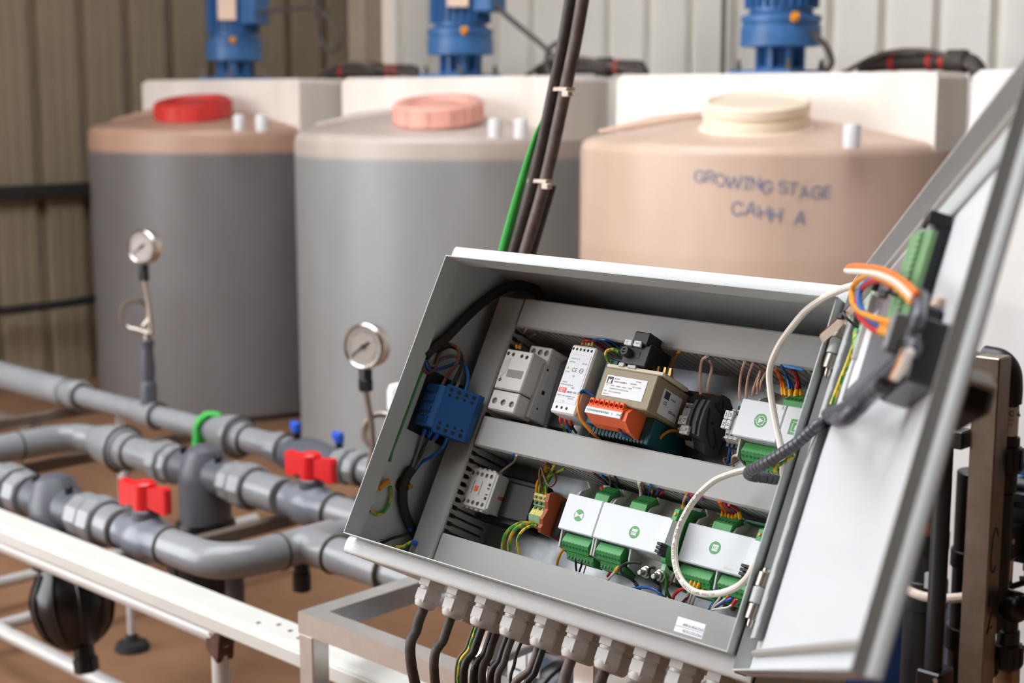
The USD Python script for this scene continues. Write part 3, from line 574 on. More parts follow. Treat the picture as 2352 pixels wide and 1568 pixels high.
# ---- devices on the rails (cabinet millimetres) -------------------------------------------------
CX3, CY3 = (1, 0, 0), (0, 1, 0)
def ct(s, h, x, y, z, bold=False, center=False): return text(s, h, (x, y, z), CX3, CY3, .12, bold, center)
def drill(body, pts, r, z, depth=6, n=18):
    return sub(body, [cyl((x, y, z - depth), (x, y, z + 2), r, n) for x, y in pts])
def screws(t, pts, r, z, m='midgrey', parent=None, name='screw'):
    for x, y in pts: t.add(name, cyl((x, y, z - 6), (x, y, z - 2.2), r * .93, 14, .4), m, parent=parent)
def dev(name, label, cat_, x, y, z=-182, group=None): return T(name, label, cat_, (x, y, z), 'cab', group)
def motor_starter():
    t = dev('motor_starter', 'tall pale motor starter at the left end of the upper row, dark window in front', 'motor starter', 90, 210)
    tp = [(72, 285), (81, 284.5), (96, 284), (105, 283.5)]; lo = [(75, 221), (90, 220.5), (105, 220)]
    f = t.add('front_block', drill(bx(67, 114, 237, 291, -128, -95, 1.6), tp + [(73, 249)], 2.7, -95), 'offwhite', smooth=25)
    screws(t, tp, 2.7, -95, 'darkgrey', f)
    t.add('window', bx(81, 108, 254, 264.5, -95.4, -94.6, .3), 'midgrey', smooth=False, label='dark grey window')
    t.add('front_panel', ex([(68.5, 250), (68.5, 272), (77, 279), (79, 279), (79, 262), (72, 250)], -95.1, -94.6, 'z'), 'lightgrey', smooth=False)
    l = t.add('lower_terminal_block', drill(bx(66, 113, 209, 235.5, -132, -97, 1.6), lo, 4.2, -97), 'offwhite', smooth=25)
    screws(t, lo, 4.2, -97, 'midgrey', l)
    up = [(88, 300), (100, 300), (111, 300)]
    u = t.add('upper_terminal_block', drill(bx(80, 119, 284, 308, -175, -121, 1.6), up, 4, -121), 'offwhite', smooth=25); screws(t, up, 4, -121, 'midgrey', u)
    t.add('side_block', [bx(108, 120, 212, 300, -182, -130, 1.5), bx(112, 119.5, 212, 285, -130, -118, 1)], 'lightgrey', smooth=25)
    for y, z, s in ((279, -118, 1.4), (250, -124, 2.4), (228, -123, 1.2), (240, -112, 1)): t.add('side_slot', bx(113.2, 120.3 if z < -117.5 else 114.3, y - s, y + s, z - s - 6, z + s - 6), 'black', parent=f, smooth=False)
    t.add('clear_side_plate', ex([(206, -182), (206, -150), (296, -142), (303, -150), (303, -182)], 121, 126, 'x'), 'midgrey', smooth=False, label='greyish side plate')
    t.add('contactor_body', [bx(127, 162, 212, 262, -182, -150, 2), bx(127, 166, 262, 312, -182, -158, 2)], 'black', smooth=25, label='black rear body')
    t.add('clip', [tube([(160, 262, -140), (166, 274, -138), (170, 276, -140), (171, 262, -142)], 1.6, 8), bx(160, 168, 236, 250, -150, -138, 1)], 'lightgrey')
    t.add('tag', bx(165, 170, 266, 274, -139, -137, .3), 'white', smooth=False)
motor_starter()
def power_supply():
    t = dev('power_supply', 'white upright power supply with a green light, upper row', 'power supply', 195, 220)
    tp = [(178.5 + 5.9 * k, 303.5) for k in range(6)]; lo = [(183.5 + 8 * k, 227) for k in range(3)]
    c = t.add('case', drill(bx(174.5, 215, 219.5, 309, -178, -91, 2.2), tp + lo + [(178.5, 266)], 1.9, -91), 'white', smooth=25)
    for x, y in tp + lo: t.add('terminal_hole', cyl((x, y, -96), (x, y, -92.6), 1.75, 12), 'darkgreen', parent=c)
    t.add('adjuster', cyl((178.5, 266, -96), (178.5, 266, -92.6), 1.7, 12), 'black', parent=c)
    L = t.add('front_label', bx(176.2, 211, 233, 297, -91.2, -90.6, .3), 'module', smooth=False)
    t.add('power_light', cyl((180.2, 278, -91), (180.2, 278, -90), 1.3, 14), 'w_yellow', parent=L, label='lit green indicator')
    p = [ct(s, 1.6, x, y, -90.6) for s, x, y in (('+V +V -V -V', 181, 290), ('OUTPUT', 180, 285.5), ('DC OK', 201, 285), ('DC OK', 178, 272.5), ('+V ADJ.', 179, 259), ('INPUT: 100-240VAC 1.8A', 178, 241.5), ('50/60Hz', 196, 239), ('L   N', 187, 234.6), ('OUTPUT: 24V 2.5A', 178, 255.6), ('60W', 196, 252.8))]
    p += [ct('CE', 5, 187.5, 274, -90.6), ct('MDR-60-24', 2.5, 192, 246.6, -90.6, True), ct('UL', 2.2, 192, 267.5, -90.6)]
    p.append(fromman(man(cyl((203, 276.5, -90.7), (203, 276.5, -90.5), 3.2, 22)) - man(cyl((203, 276.5, -91), (203, 276.5, -90), 2.5, 22)))); p.append(bx(200, 206, 276.2, 276.8, -90.7, -90.5))
    t.add('lettering', p, 'print_dark', parent=L, smooth=False)
    t.add('maker_mark', bx(178, 190, 246, 252.5, -90.7, -90.45), 'label_red', parent=L, smooth=False)
    t.add('maker_name', [ct('MEAN', 2, 179.3, 249.6, -90.45, True), ct('WELL', 2, 179.3, 246.9, -90.45, True)], 'white', parent=L, smooth=False)
    t.add('rail_clip', bx(176, 192, 206, 221, -168, -140, 2), 'white', smooth=25)
power_supply()
def transformer():
    t = dev('transformer', 'beige block transformer with a white rating label, upper row', 'transformer', 287, 215)
    t.add('coil_cover', [bx(246, 327, 240, 284, -150, -80, 1.2)], 'bobbin', smooth=25)
    t.add('core', [bx(228, 246, 216, 300, -180, -100, 1), bx(228, 318, 207, 240, -180, -112, 1)], 'teal', smooth=False, label='dark teal iron core')
    for k in range(16): t.add('lamination', bx(229 + 5.4 * k, 229.9 + 5.4 * k, 206.4, 220, -178, -111.2), 'print_dark', smooth=False, kind=None)
    L = t.add('rating_label', bx(254, 315, 249, 275, -80.2, -79.5, .2), 'white', smooth=False)
    t.add('maker_mark', bx(256, 264.5, 264.5, 273, -79.6, -79.3), 'print_dark', parent=L, smooth=False)
    t.add('mark_shape', [ex([(257.5, 266), (262, 266), (263.5, 271), (261, 269), (258.5, 270.5)], -79.4, -79.2, 'z'), bx(257, 263.5, 264.9, 265.6, -79.4, -79.2)], 'white', parent=L, smooth=False)
    t.add('lettering', [ct(s, 1.7, x, y, -79.5) for s, x, y in (('BLOCK', 266, 270.5), ('TRANSFORMER', 266, 267), ('11.A', 281, 267.2), ('50/60Hz', 291, 267.5), ('TA 40C', 298, 271), ('Pri:', 256, 262), ('230V - 400V - 460V - 120V', 263, 261.5), ('0.30A 0.17A 0.15A 0.58A', 263, 258), ('CL. B 130C', 296, 263.8), ('Sec:', 256, 254.5), ('24V 2.77A 60VA', 263, 254), ('SAFETY', 256, 250.6))], 'print_dark', parent=L, smooth=False)
    S = t.add('side_label', bx(326.8, 327.5, 244, 275, -138, -98, .2), 'module', smooth=False, label='grey label on the right side')
    sx = lambda s, h, y, z: text(s, h, (327.5, y, z), (0, 0, -1), (0, 1, 0), .12, True)
    t.add('side_print', [bx(327.4, 327.7, 264, 273, -112, -102), sx('BLOCK', 2.2, 266, -116), sx('cRUus', 3.6, 251, -118), sx('CE', 4, 257, -104)], 'print_dark', parent=S, smooth=False)
    t.add('frame', [bx(244, 330, 285, 290, -140, -84, 1), bx(258, 282, 290, 297, -130, -90, 1)], 'ivory', smooth=25)
    for x in (300, 308, 318, 326): t.add('solder_lug', hull([(x - 2, 289, -100), (x + 2, 289, -100), (x - 1.6, 300, -98), (x + 1.6, 300, -98), (x - 2, 289, -104), (x + 2, 289, -104), (x - 1.6, 300, -102), (x + 1.6, 300, -102)]), 'brass')
    t.add('foot', [bx(300, 345, 206, 214, -184, -178, 1), bx(300, 345, 290, 298, -184, -178, 1)], 'brass')
    t.add('foot_screw', cyl((338, 210, -180), (338, 210, -172), 3, 14, 1), 'chrome')
    # orange terminal strip
    o = t.add('terminal_strip', ex([(214, -105), (216, -92), (223, -76), (233.5, -74), (238, -80), (246, -90), (246, -105)], 243.5, 298, 'x'), 'orange', smooth=False, label='orange terminal strip')
    t.add('end_plate', ex([(210, -112), (213, -92), (222, -77), (232, -77), (240, -84), (247, -92), (247, -112)], 298, 304, 'x'), 'orange', parent=o, smooth=False)
    for k in range(7):
        x = 247.3 + 7.6 * k
        t.add('clamp_collar', fromman(sub(bx(x - 3.3, x + 3.3, 234, 243, -92, -74.5, .8), [cyl((x, 238, -80), (x, 238, -70), 2.5, 16)])), 'orange', parent=o, smooth=25)
        t.add('clamp_screw', cyl((x, 238, -90), (x, 238, -78.5), 2.3, 12), 'rust_orange', parent=o)
        t.add('finger', bx(x - 2.6, x + 2.2, 244, 249, -104, -84, .8), 'orange', parent=o, smooth=False)
    M = t.add('marker_strip', bx(243, 297.6, 223, 231, -76, -73.4, .4), 'module', parent=o, smooth=False)
    t.add('marker_print', [ct(s, 2.4, 245 + 7.6 * k, 226, -73.4, True) for k, s in enumerate(('120V', '460V', '400V', '230V', '0V', '1', '24V'))], 'darkgreen', parent=o, smooth=False)
    # black fuse holder above
    f = t.add('fuse_holder', [bx(262, 300, 292, 322, -128, -84, 1.5), bx(272, 296, 318, 334, -112, -80, 1.5)], 'black', smooth=25, label='black fuse holder')
    t.add('fuse_cap', lathe([(6.2, 0), (6.2, 10), (5.4, 12), (3, 12), (2.6, 10.6)], (270, 306, -86), (0, 0, 1), 22), 'deepgrey', parent=f)
    t.add('cap_slot', bx(265.5, 274.5, 305.2, 306.8, -75, -73.7), 'black', parent=f, smooth=False)
    for x0, s in ((263, '1'), (277, '24V')):
        t.add('marker', bx(x0, x0 + 11, 314.5, 321.5, -82, -78, .6), 'white', parent=f, smooth=False); t.add('marker_print', ct(s, 2.4, x0 + 3, 317, -78), 'print_dark', parent=f, smooth=False)
    t.add('test_slot', bx(281, 287, 302, 310, -84.5, -83.4), 'print_dark', parent=f, smooth=False)
    t.add('lower_clip', [bx(262, 270, 288, 293, -92, -82, .5), bx(276, 288, 288, 292, -92, -82, .5)], 'lightgrey', parent=f, smooth=False)
transformer()
def tb_profile(y0, y1, z0=-184, z1=-130):
    m = (y0 + y1) / 2; h = y1 - y0
    return [(y0 + h * .1, z0), (y0, z0 + 12), (y0, z0 + 26), (y0 + h * .14, z0 + 34), (y0 + h * .2, z1 - 4), (m - h * .12, z1), (m + h * .12, z1), (y1 - h * .2, z1 - 4), (y1 - h * .14, z0 + 34), (y1, z0 + 26), (y1, z0 + 12), (y1 - h * .1, z0)]
def terminals(label, x, y0, y1, n, w, m='lightgrey', z1=-130, grp=None, plate=None, marks=None):
    t = dev('terminal_block', label, 'terminal block', x, y0, -184, grp)
    for k in range(n):
        a = x + k * w
        p = t.add('terminal', ex(tb_profile(y0, y1, -184, z1), a + .25, a + w - .25, 'x'), m, smooth=False)
        h = y1 - y0
        for yy, zz in ((y0 + h * .12, -150), (y1 - h * .12, -150)): t.add('wire_opening', bx(a + 1.2, a + w - 1.2, yy - 2.2, yy + 2.2, zz - 4, zz + 5.2), 'deepgrey', parent=p, smooth=False)
        for yy in (y0 + h * .30, y0 + h * .70): t.add('test_opening', bx(a + 1.4, a + w - 1.4, yy - 1.6, yy + 1.6, z1 - 8, z1 - 1.6), 'deepgrey', parent=p, smooth=False)
        for yy in (y0 + h * .22, y0 + h * .78, y0 + h * .4, y0 + h * .6): t.add('ridge', bx(a + .6, a + w - .6, yy - 1, yy + 1, z1 - 8, z1 - .2), m, parent=p, smooth=False)
    if plate: t.add('end_plate', ex(tb_profile(y0 - 3, y1 + 3, -184, z1 + 4), x + n * w, x + n * w + plate, 'x'), m if m != 'lightgrey' else 'darkgrey', smooth=False)
    for (s, mx, my) in marks or ():
        q = t.add('marker', bx(mx, mx + 5.6, my, my + 10.5, z1 - 2, z1 + 3.4, .5), 'white', smooth=False)
        t.add('digit', ct(s, 4.2, mx + 2.8, my + 5.2, z1 + 3.4, False, True), 'print_dark', parent=q, smooth=False)
    return t
terminals('low grey three-pole terminal block beside the transformer', 310, 236, 292, 3, 7.2, 'midgrey', -146)
t = terminals('pale grey terminals with markers 5 to 8, in front of the dark end plates', 337, 226, 282, 2, 6.2, 'lightgrey', -132, marks=(('5', 337.2, 243), ('7', 343, 243.6), ('6', 343.6, 232), ('8', 349.4, 232.4)))
def end_plates():
    t = dev('end_plate_stack', 'stack of dark grey ribbed terminal end plates, middle of the upper row', 'terminal block', 362, 222, -184)
    for k in range(4): t.add('plate', ex(tb_profile(224 - k * 1.5, 290 + k * 1.2, -184, -128 - 3 * (k % 2)), 350 + 4.6 * k, 354 + 4.6 * k, 'x'), 'darkgrey', smooth=False)
    x = 369
    t.add('raised_rib', [hull([(x - .4, a, b) for a, b in q] + [(x + .7, a, b) for a, b in q]) for q in (((268, -140), (270, -137), (244, -146), (243, -149)), ((240, -150), (243, -146), (232, -160), (230, -163)), ((285, -160), (287, -158), (262, -170), (261, -173)), ((250, -160), (252, -157), (236, -172), (235, -175)), ((276, -148), (279, -146), (274, -166), (271, -166)))], 'deepgrey', smooth=False, kind='stuff')
    for a, b in ((281, -152), (232, -170), (256, -152)): t.add('rivet', cyl((x - 1, a, b), (x + 1.2, a, b), 2, 12), 'deepgrey')
end_plates()
terminals('grey terminals with markers 1 to 4, left of the module with the pump sign', 400, 226, 286, 3, 6.2, 'lightgrey', -136, marks=(('1', 394.4, 260), ('3', 400.4, 260), ('2', 394.4, 248.6), ('4', 400.4, 248.6)))
# green plug connectors
def plug_low(t, x0, x1, yt, n, m='green'):
    """double-row plug below a module"""
    p = t.add('plug', [ex([(yt, -150), (yt, -128), (yt - 11, -124), (yt - 20, -131), (yt - 20, -150)], x0, x1, 'x'), ex([(yt - 20.2, -158), (yt - 20.2, -134), (yt - 29, -139), (yt - 29, -158)], x0 + 4, x1 + 5, 'x')], m, smooth=False)
    w = (x1 - x0) / n
    d = np.array([0, -9., -7.]); d /= np.linalg.norm(d); nn = np.array([0, -7., 9.]) / math.hypot(7, 9)
    def opening(x, base, s, tt):
        c = np.array([x, base[0], base[1]]) + d * tt; return hull([c + np.array([a * s, 0, 0]) + d * b * s + nn * h for a in (-1, 1) for b in (-1, 1) for h in (-.8, .25)])
    for k in range(n):
        xc = x0 + (k + .5) * w
        t.add('wire_opening', opening(xc, (yt - 11, -124), w * .27, 5.6), 'darkgreen', parent=p, smooth=False)
        t.add('lower_opening', bx(xc + 4.5 - w * .28, xc + 4.5 + w * .28, yt - 27.4, yt - 22, -139.5, -136.2), 'darkgreen', parent=p, smooth=False)
        t.add('notch', bx(xc - w * .25, xc + w * .25, yt - 11.7, yt - 10.2, -126, -123.8), 'darkgreen', parent=p, smooth=False)
    return p
def plug_up(t, x0, x1, yb, n, m='green'):
    p = t.add('upper_plug', ex([(yb, -165), (yb, -125), (yb + 11, -126), (yb + 24, -141), (yb + 24, -165)], x0, x1, 'x'), m, smooth=False)
    w = (x1 - x0) / n
    for k in range(n):
        xc = x0 + (k + .5) * w
        t.add('upper_opening', hull([(xc + a * w * .26, yb + 15 + b * 3, -130.6 - b * 3.4 + h) for a in (-1, 1) for b in (-.6, .6) for h in (-1, .4)]), 'darkgreen', parent=p, smooth=False)
    return p
def housing(t, x0, x1, y0, y1, zf, m='lightgrey'):
    t.add('housing', ex([(y0 - 22, -182), (y0 - 22, -152), (y0 - 4, -150), (y0 + 2, zf - 3), (y1 - 2, zf - 3), (y1 + 4, -150), (y1 + 24, -160), (y1 + 24, -182)], x0 + 1, x1 - 1, 'x'), m, smooth=False)
    t.add('front_cover', bx(x0, x1, y0, y1, zf - 12, zf, 1.2), 'module', smooth=25)
def fin(t, x, yt, low=True):
    if low: t.add('fin', ex([(yt, -150), (yt, -124), (yt - 20, -128), (yt - 24, -150)], x, x + 2.2, 'x'), 'lightgrey', smooth=False)
    else: t.add('upper_fin', ex([(yt, -165), (yt, -128), (yt + 8, -132), (yt + 16, -146), (yt + 22, -138), (yt + 26, -165)], x, x + 2.4, 'x'), 'lightgrey', smooth=False)
def roundel(t, x, y, z, r, glyph):
    i = t.add('sign', cyl((x, y, z - .1), (x, y, z + .15), r, 36), 'logogreen', label='round green sign', smooth=False)
    if glyph: t.add('sign_mark', glyph, 'module', parent=i, smooth=False)
    return i
def valve_module():
    t = dev('control_module', 'white control module with a green valve sign, left of the pH module', 'control module', 250, 65)
    housing(t, 222, 276.7, 87, 131.5, -120); z = -119.85
    roundel(t, 248, 108, -120, 7.4, [ex([(242, 112), (242, 104), (248.6, 108)], z, z + .12, 'z'), ex([(254.4, 112), (254.4, 104), (247.6, 108)], z, z + .12, 'z')])
    fin(t, 226, 87); plug_low(t, 232, 273, 85, 8); fin(t, 228, 131, False); plug_up(t, 258, 278, 129, 4)
    t.add('ribbon_socket', [bx(244, 256, 146, 156, -170, -150, 1)], 'lightgrey', smooth=False)
def ph_module():
    t = dev('control_module', 'wide white control module with a round green pH sign', 'control module', 332, 65)
    housing(t, 277.3, 388, 87, 131.5, -120); z = -119.85
    i = roundel(t, 334, 105, -120, 7.4, [ex([(330, 101.4), (337, 101.4), (338.4, 108.8), (330.5, 108.8)], z, z + .1, 'z')])
    t.add('lettering', ct('pH', 3.6, 334.2, 105, z + .1, False, True), 'logogreen', parent=i, smooth=False)
    for x in (276, 280): fin(t, x, 87)
    plug_low(t, 285, 322, 85, 8)
    t.add('socket_housing', ex([(86, -160), (86, -128), (66, -134), (60, -160)], 329, 331.5, 'x'), 'lightgrey', smooth=False)
    t.add('socket_panel', bx(332, 386, 62, 84, -170, -156, 1), 'darkgreen', smooth=False)
    for x in (279, 283): fin(t, x, 131, False)
    plug_up(t, 312, 335, 129, 5); fin(t, 336, 131, False)
    for x in (352, 372):
        c = t.add('coax_socket', lathe([(7.6, 0), (7.6, 3), (6.2, 3.5), (6.2, 13), (7.2, 13.4), (7.2, 16), (5.6, 16.4), (5.6, 20), (3.5, 20.5), (3.2, 27), (2.4, 28)], (x, 72, -158), (-.1, -.35, 1), 26), 'chrome', label='silver screw socket')
    t.add('panel_mark', ct('4', 5, 336, 64, -155.9), 'white', smooth=False)
def ec_module():
    t = dev('control_module', 'white control module with a round green EC sign, lower row right', 'control module', 450, 65)
    housing(t, 402, 496, 87, 131.5, -120); z = -119.85
    i = roundel(t, 446, 110.5, -120, 7.4, [ex([(442.2, 106.8), (449.4, 106.8), (450.6, 114.2), (442.6, 114.2)], z, z + .1, 'z')])
    t.add('lettering', ct('EC', 3.6, 446.4, 110.6, z + .1, False, True), 'logogreen', parent=i, smooth=False)
    plug_low(t, 405, 449, 85, 9); fin(t, 454, 87); plug_low(t, 460, 500, 85, 7)
    plug_up(t, 430, 455, 129, 5); fin(t, 456, 131, False); fin(t, 405, 131, False)
    t.add('scuff', ex([(464, 91), (478, 90.6), (478.5, 92), (465, 93)], z, z + .05, 'z'), 'ivory', smooth=False)
    t.add('board_edge', bx(420, 500, 150, 153, -172, -140, .3), 'darkgreen', smooth=False)
def pump_module():
    t = dev('control_module', 'white control module with a round green pump sign, upper row right', 'control module', 450, 216)
    z0 = -112; housing(t, 426, 485, 238, 282.5, z0); z = z0 + .15
    def ring(r0, r1): return fromman(man(cyl((458, 260, z), (458, 260, z + .1), r1, 32)) - man(cyl((458, 260, z - 1), (458, 260, z + 1), r0, 32)))
    roundel(t, 458, 260, z0, 8.2, [ring(4.9, 5.6), ex([(455.2, 256.4), (455.2, 263.6), (461.6, 260)], z, z + .1, 'z'), ex([(450.6, 260), (453, 261.2), (453, 258.8)], z, z + .1, 'z'), ex([(465.4, 260), (463, 261.2), (463, 258.8)], z, z + .1, 'z')])
    fin(t, 430, 238); plug_low(t, 437, 478, 236, 8); fin(t, 434, 282, False)
    for x in (480, 483.5): t.add('seam_tab', bx(x, x + 1.6, 277, 281.5, z0, z0 + .4), 'lightgrey', smooth=False)
def alarm_module():
    t = dev('control_module', 'white control module with a square green bell sign, behind the hinge edge', 'control module', 508, 216)
    z0 = -112; housing(t, 485.6, 540, 238, 282.5, z0); z = z0 + .15
    i = t.add('sign', bx(496, 514, 250.5, 268.5, z0 - .1, z), 'logogreen', smooth=False, label='square green sign')
    fr = sbox(499, 253.5, 511, 265.5).difference(sbox(499.7, 254.2, 510.3, 264.8)); a = [(502, 256.4), (508, 256.4), (507.2, 258), (507, 261), (505.6, 262.4), (504.4, 262.4), (503, 261), (502.8, 258)]
    t.add('sign_mark', [ex(fr, z, z + .1, 'z'), ex(a, z, z + .1, 'z')], 'module', parent=i, smooth=False)
    plug_low(t, 492, 530, 236, 7); plug_up(t, 470, 495, 281, 5); fin(t, 496, 283, False); fin(t, 499, 283, False); plug_up(t, 500, 530, 281, 5)
for f in (valve_module, ph_module, ec_module, pump_module, alarm_module): f()
def relay(x, label):
    t = dev('slim_relay', label, 'relay', x, 74, -182, 'slim green plug-in relays')
    t.add('body', ex([(74, -182), (74, -120), (80, -108), (90, -104), (124, -102), (140, -104), (146, -120), (150, -150), (150, -182)], x, x + 6.2, 'x'), 'green', smooth=False)
    t.add('relay_block', ex([(98, -120), (98, -95), (126, -97), (129, -120)], x - .3, x + 6.5, 'x'), 'module', smooth=False, label='white plug-in block')
    c = t.add('release_clip', [bx(x - .5, x + 6.6, y, y + 3.4, -104, -91, .5) for y in (85.6, 90, 94.4)] + [bx(x, x + 6, 84, 98, -108, -97, .5)], 'black', smooth=False)
    t.add('status_light', cyl((x + 3.1, 134, -104), (x + 3.1, 134, -101.6), 1.6, 12), 'w_amber')
    for y in (139, 144): t.add('screw_opening', bx(x + 1.4, x + 4.8, y, y + 2.6, -122, -105.6 if y < 140 else -116), 'darkgreen', smooth=False)
    t.add('lower_foot', bx(x, x + 6.2, 70, 78, -128, -112, .6), 'palegreen', smooth=False)
    return t
r0 = relay(390.5, 'slim green relay with white block between the pH and EC modules')
r0.dup((503.4, 74, -182), 'first slim green relay right of the EC module'); r0.dup((510, 74, -182), 'second slim green relay right of the EC module, half hidden by the hinge edge')
def mini_contactor():
    t = dev('mini_contactor', 'small white contactor with an orange mark at the left of the lower row', 'contactor', 75, 80)
    up = [(54.5 + 8.4 * k, 128.5) for k in range(5)]; lo = [(55 + 8.4 * k, 91) for k in range(5)]
    f = t.add('front_block', drill(bx(50, 95.5, 84.5, 135.5, -152, -125, 1.4), up + lo, 2.9, -125), 'offwhite', smooth=25); screws(t, up + lo, 2.9, -125, 'midgrey', f)
    t.add('indicator', bx(66.5, 73, 106, 113, -125.3, -124.5, .3), 'orange', smooth=False, label='orange indicator')
    t.add('groove', [bx(63, 63.8, 102, 120, -125.2, -124.8), bx(76, 76.8, 102, 120, -125.2, -124.8)], 'print_dark', parent=f, smooth=False)
    t.add('slot', [bx(88, 92, y, y + w, -125.3, -124.8) for y, w in ((116, 3.6), (112, 1.6), (104, 1.6), (98, 3.6))], 'deepgrey', parent=f, smooth=False, kind='stuff')
    t.add('lettering', [ct('A1', 2, 52, 121, -125), text('CONTACTOR', 1.8, (57, 103, -125), (0, 1, 0), (-1, 0, 0), .1)], 'print_dark', parent=f, smooth=False)
    t.add('side_block', ex([(84.5, -165), (84.5, -140), (88, -126), (133, -126), (135, -140), (130, -150), (130, -165)], 95.5, 98.5, 'x'), 'lightgrey', smooth=False)
    t.add('lever', hull([(95, 108, -130), (95, 105, -130), (99.6, 108, -140), (99.6, 105, -140), (99.6, 110, -148), (99.6, 104, -148), (98, 110, -148), (98, 104, -148)]), 'rust_orange', smooth=False, label='orange side lever')
    t.add('teeth', [bx(52 + 8.4 * k, 57 + 8.4 * k, y, y + 2.5, -140, -127) for k in range(5) for y in (135, 82.5)], 'lightgrey', parent=f, smooth=False, kind='stuff')
    t.add('base', [bx(56, 148, 76, 140, -182, -153, 3), bx(98.6, 150, 84, 132, -153, -146, 2)], 'black', smooth=25, label='black rear body')
    t.add('tail_screw', cyl((143, 80, -153), (143, 80, -150), 3, 14), 'black')
mini_contactor()
def earth_terminals():
    t = dev('earth_terminal', 'yellow and green earth terminal block in the lower row', 'terminal block', 166, 76)
    for k in range(3):
        x = 155 + 7.8 * k
        p = t.add('terminal', ex([(84, -182), (84, -150), (90, -143), (97, -140), (112, -146), (116, -139), (124, -137), (128, -150), (128, -182)], x, x + 7.4, 'x'), 'peyellow', smooth=False)
        t.add('green_step', [ex([(85, -151), (91, -144), (97.5, -140.6), (97.5, -139.4), (90.6, -142.4), (84.2, -149.6)], x - .1, x + 7.5, 'x'), bx(x, x + 7.4, 110, 115, -149, -142)], 'palegreen', parent=p, smooth=False)
        for y, z in ((119.5, -137.2), (113, -140), (107, -143), (88, -145)): t.add('wire_opening', bx(x + 2, x + 5.4, y - 1.6, y + 1.6, z - 3, z + .5), 'darkgreen', parent=p, smooth=False)
    t.add('end_plate', ex([(78, -182), (78, -140), (83, -136), (88, -138), (94, -134), (100, -136), (108, -138), (116, -133), (126, -132), (130, -140), (130, -182)], 178.6, 184, 'x'), 'rust_orange', smooth=False, label='red brown end plate')
    t.add('end_stop', bx(186, 196, 80, 124, -182, -156, 1.5), 'deepgrey', smooth=False)
earth_terminals()
def blue_block():
    t = dev('blue_switch', 'blue four-pole switch block on the left inside wall of the cabinet', 'switch', 20, 160, -140)
    t.add('mount_plate', bx(-12.4, -10, 152, 236, -150, -52), 'black', smooth=False)
    t.add('front', ex([(-10, -58), (20, -58), (24, -62), (24, -98), (-10, -98)], 163, 219, 'y'), 'bluebox_pale', smooth=False)
    m = ex([(22, -60), (26, -58), (56, -88), (56, -98), (22, -98)], 158, 222, 'y')
    f = t.add('terminal_body', m, 'bluebox', smooth=False)
    d = np.array([30, 0, -30.]) / math.hypot(30, 30); nn = np.array([1, 0, 1.]) / math.sqrt(2)
    for k in range(4):
        for y, s in ((216, 2.2), (209, 1.6), (171, 1.6), (164, 2.2)):
            c = np.array([26, y, -58]) + d * (6 + 10 * k); t.add('wire_opening', hull([c + d * a * s + np.array([0, b * s, 0]) + nn * h for a in (-1, 1) for b in (-1, 1) for h in (-1, .3)]), 'black', parent=f, smooth=False)
    t.add('front_rib', [bx(-9, 10, y, y + 9, -60, -55, .8) for y in (167, 181, 195, 208)], 'bluebox', smooth=False, kind='stuff')
    t.add('lettering', [ct('DL', 4, -6, 187, -57.9), ct('AC-1', 3, -6, 175, -57.9)], 'peyellow', smooth=False)
blue_block()
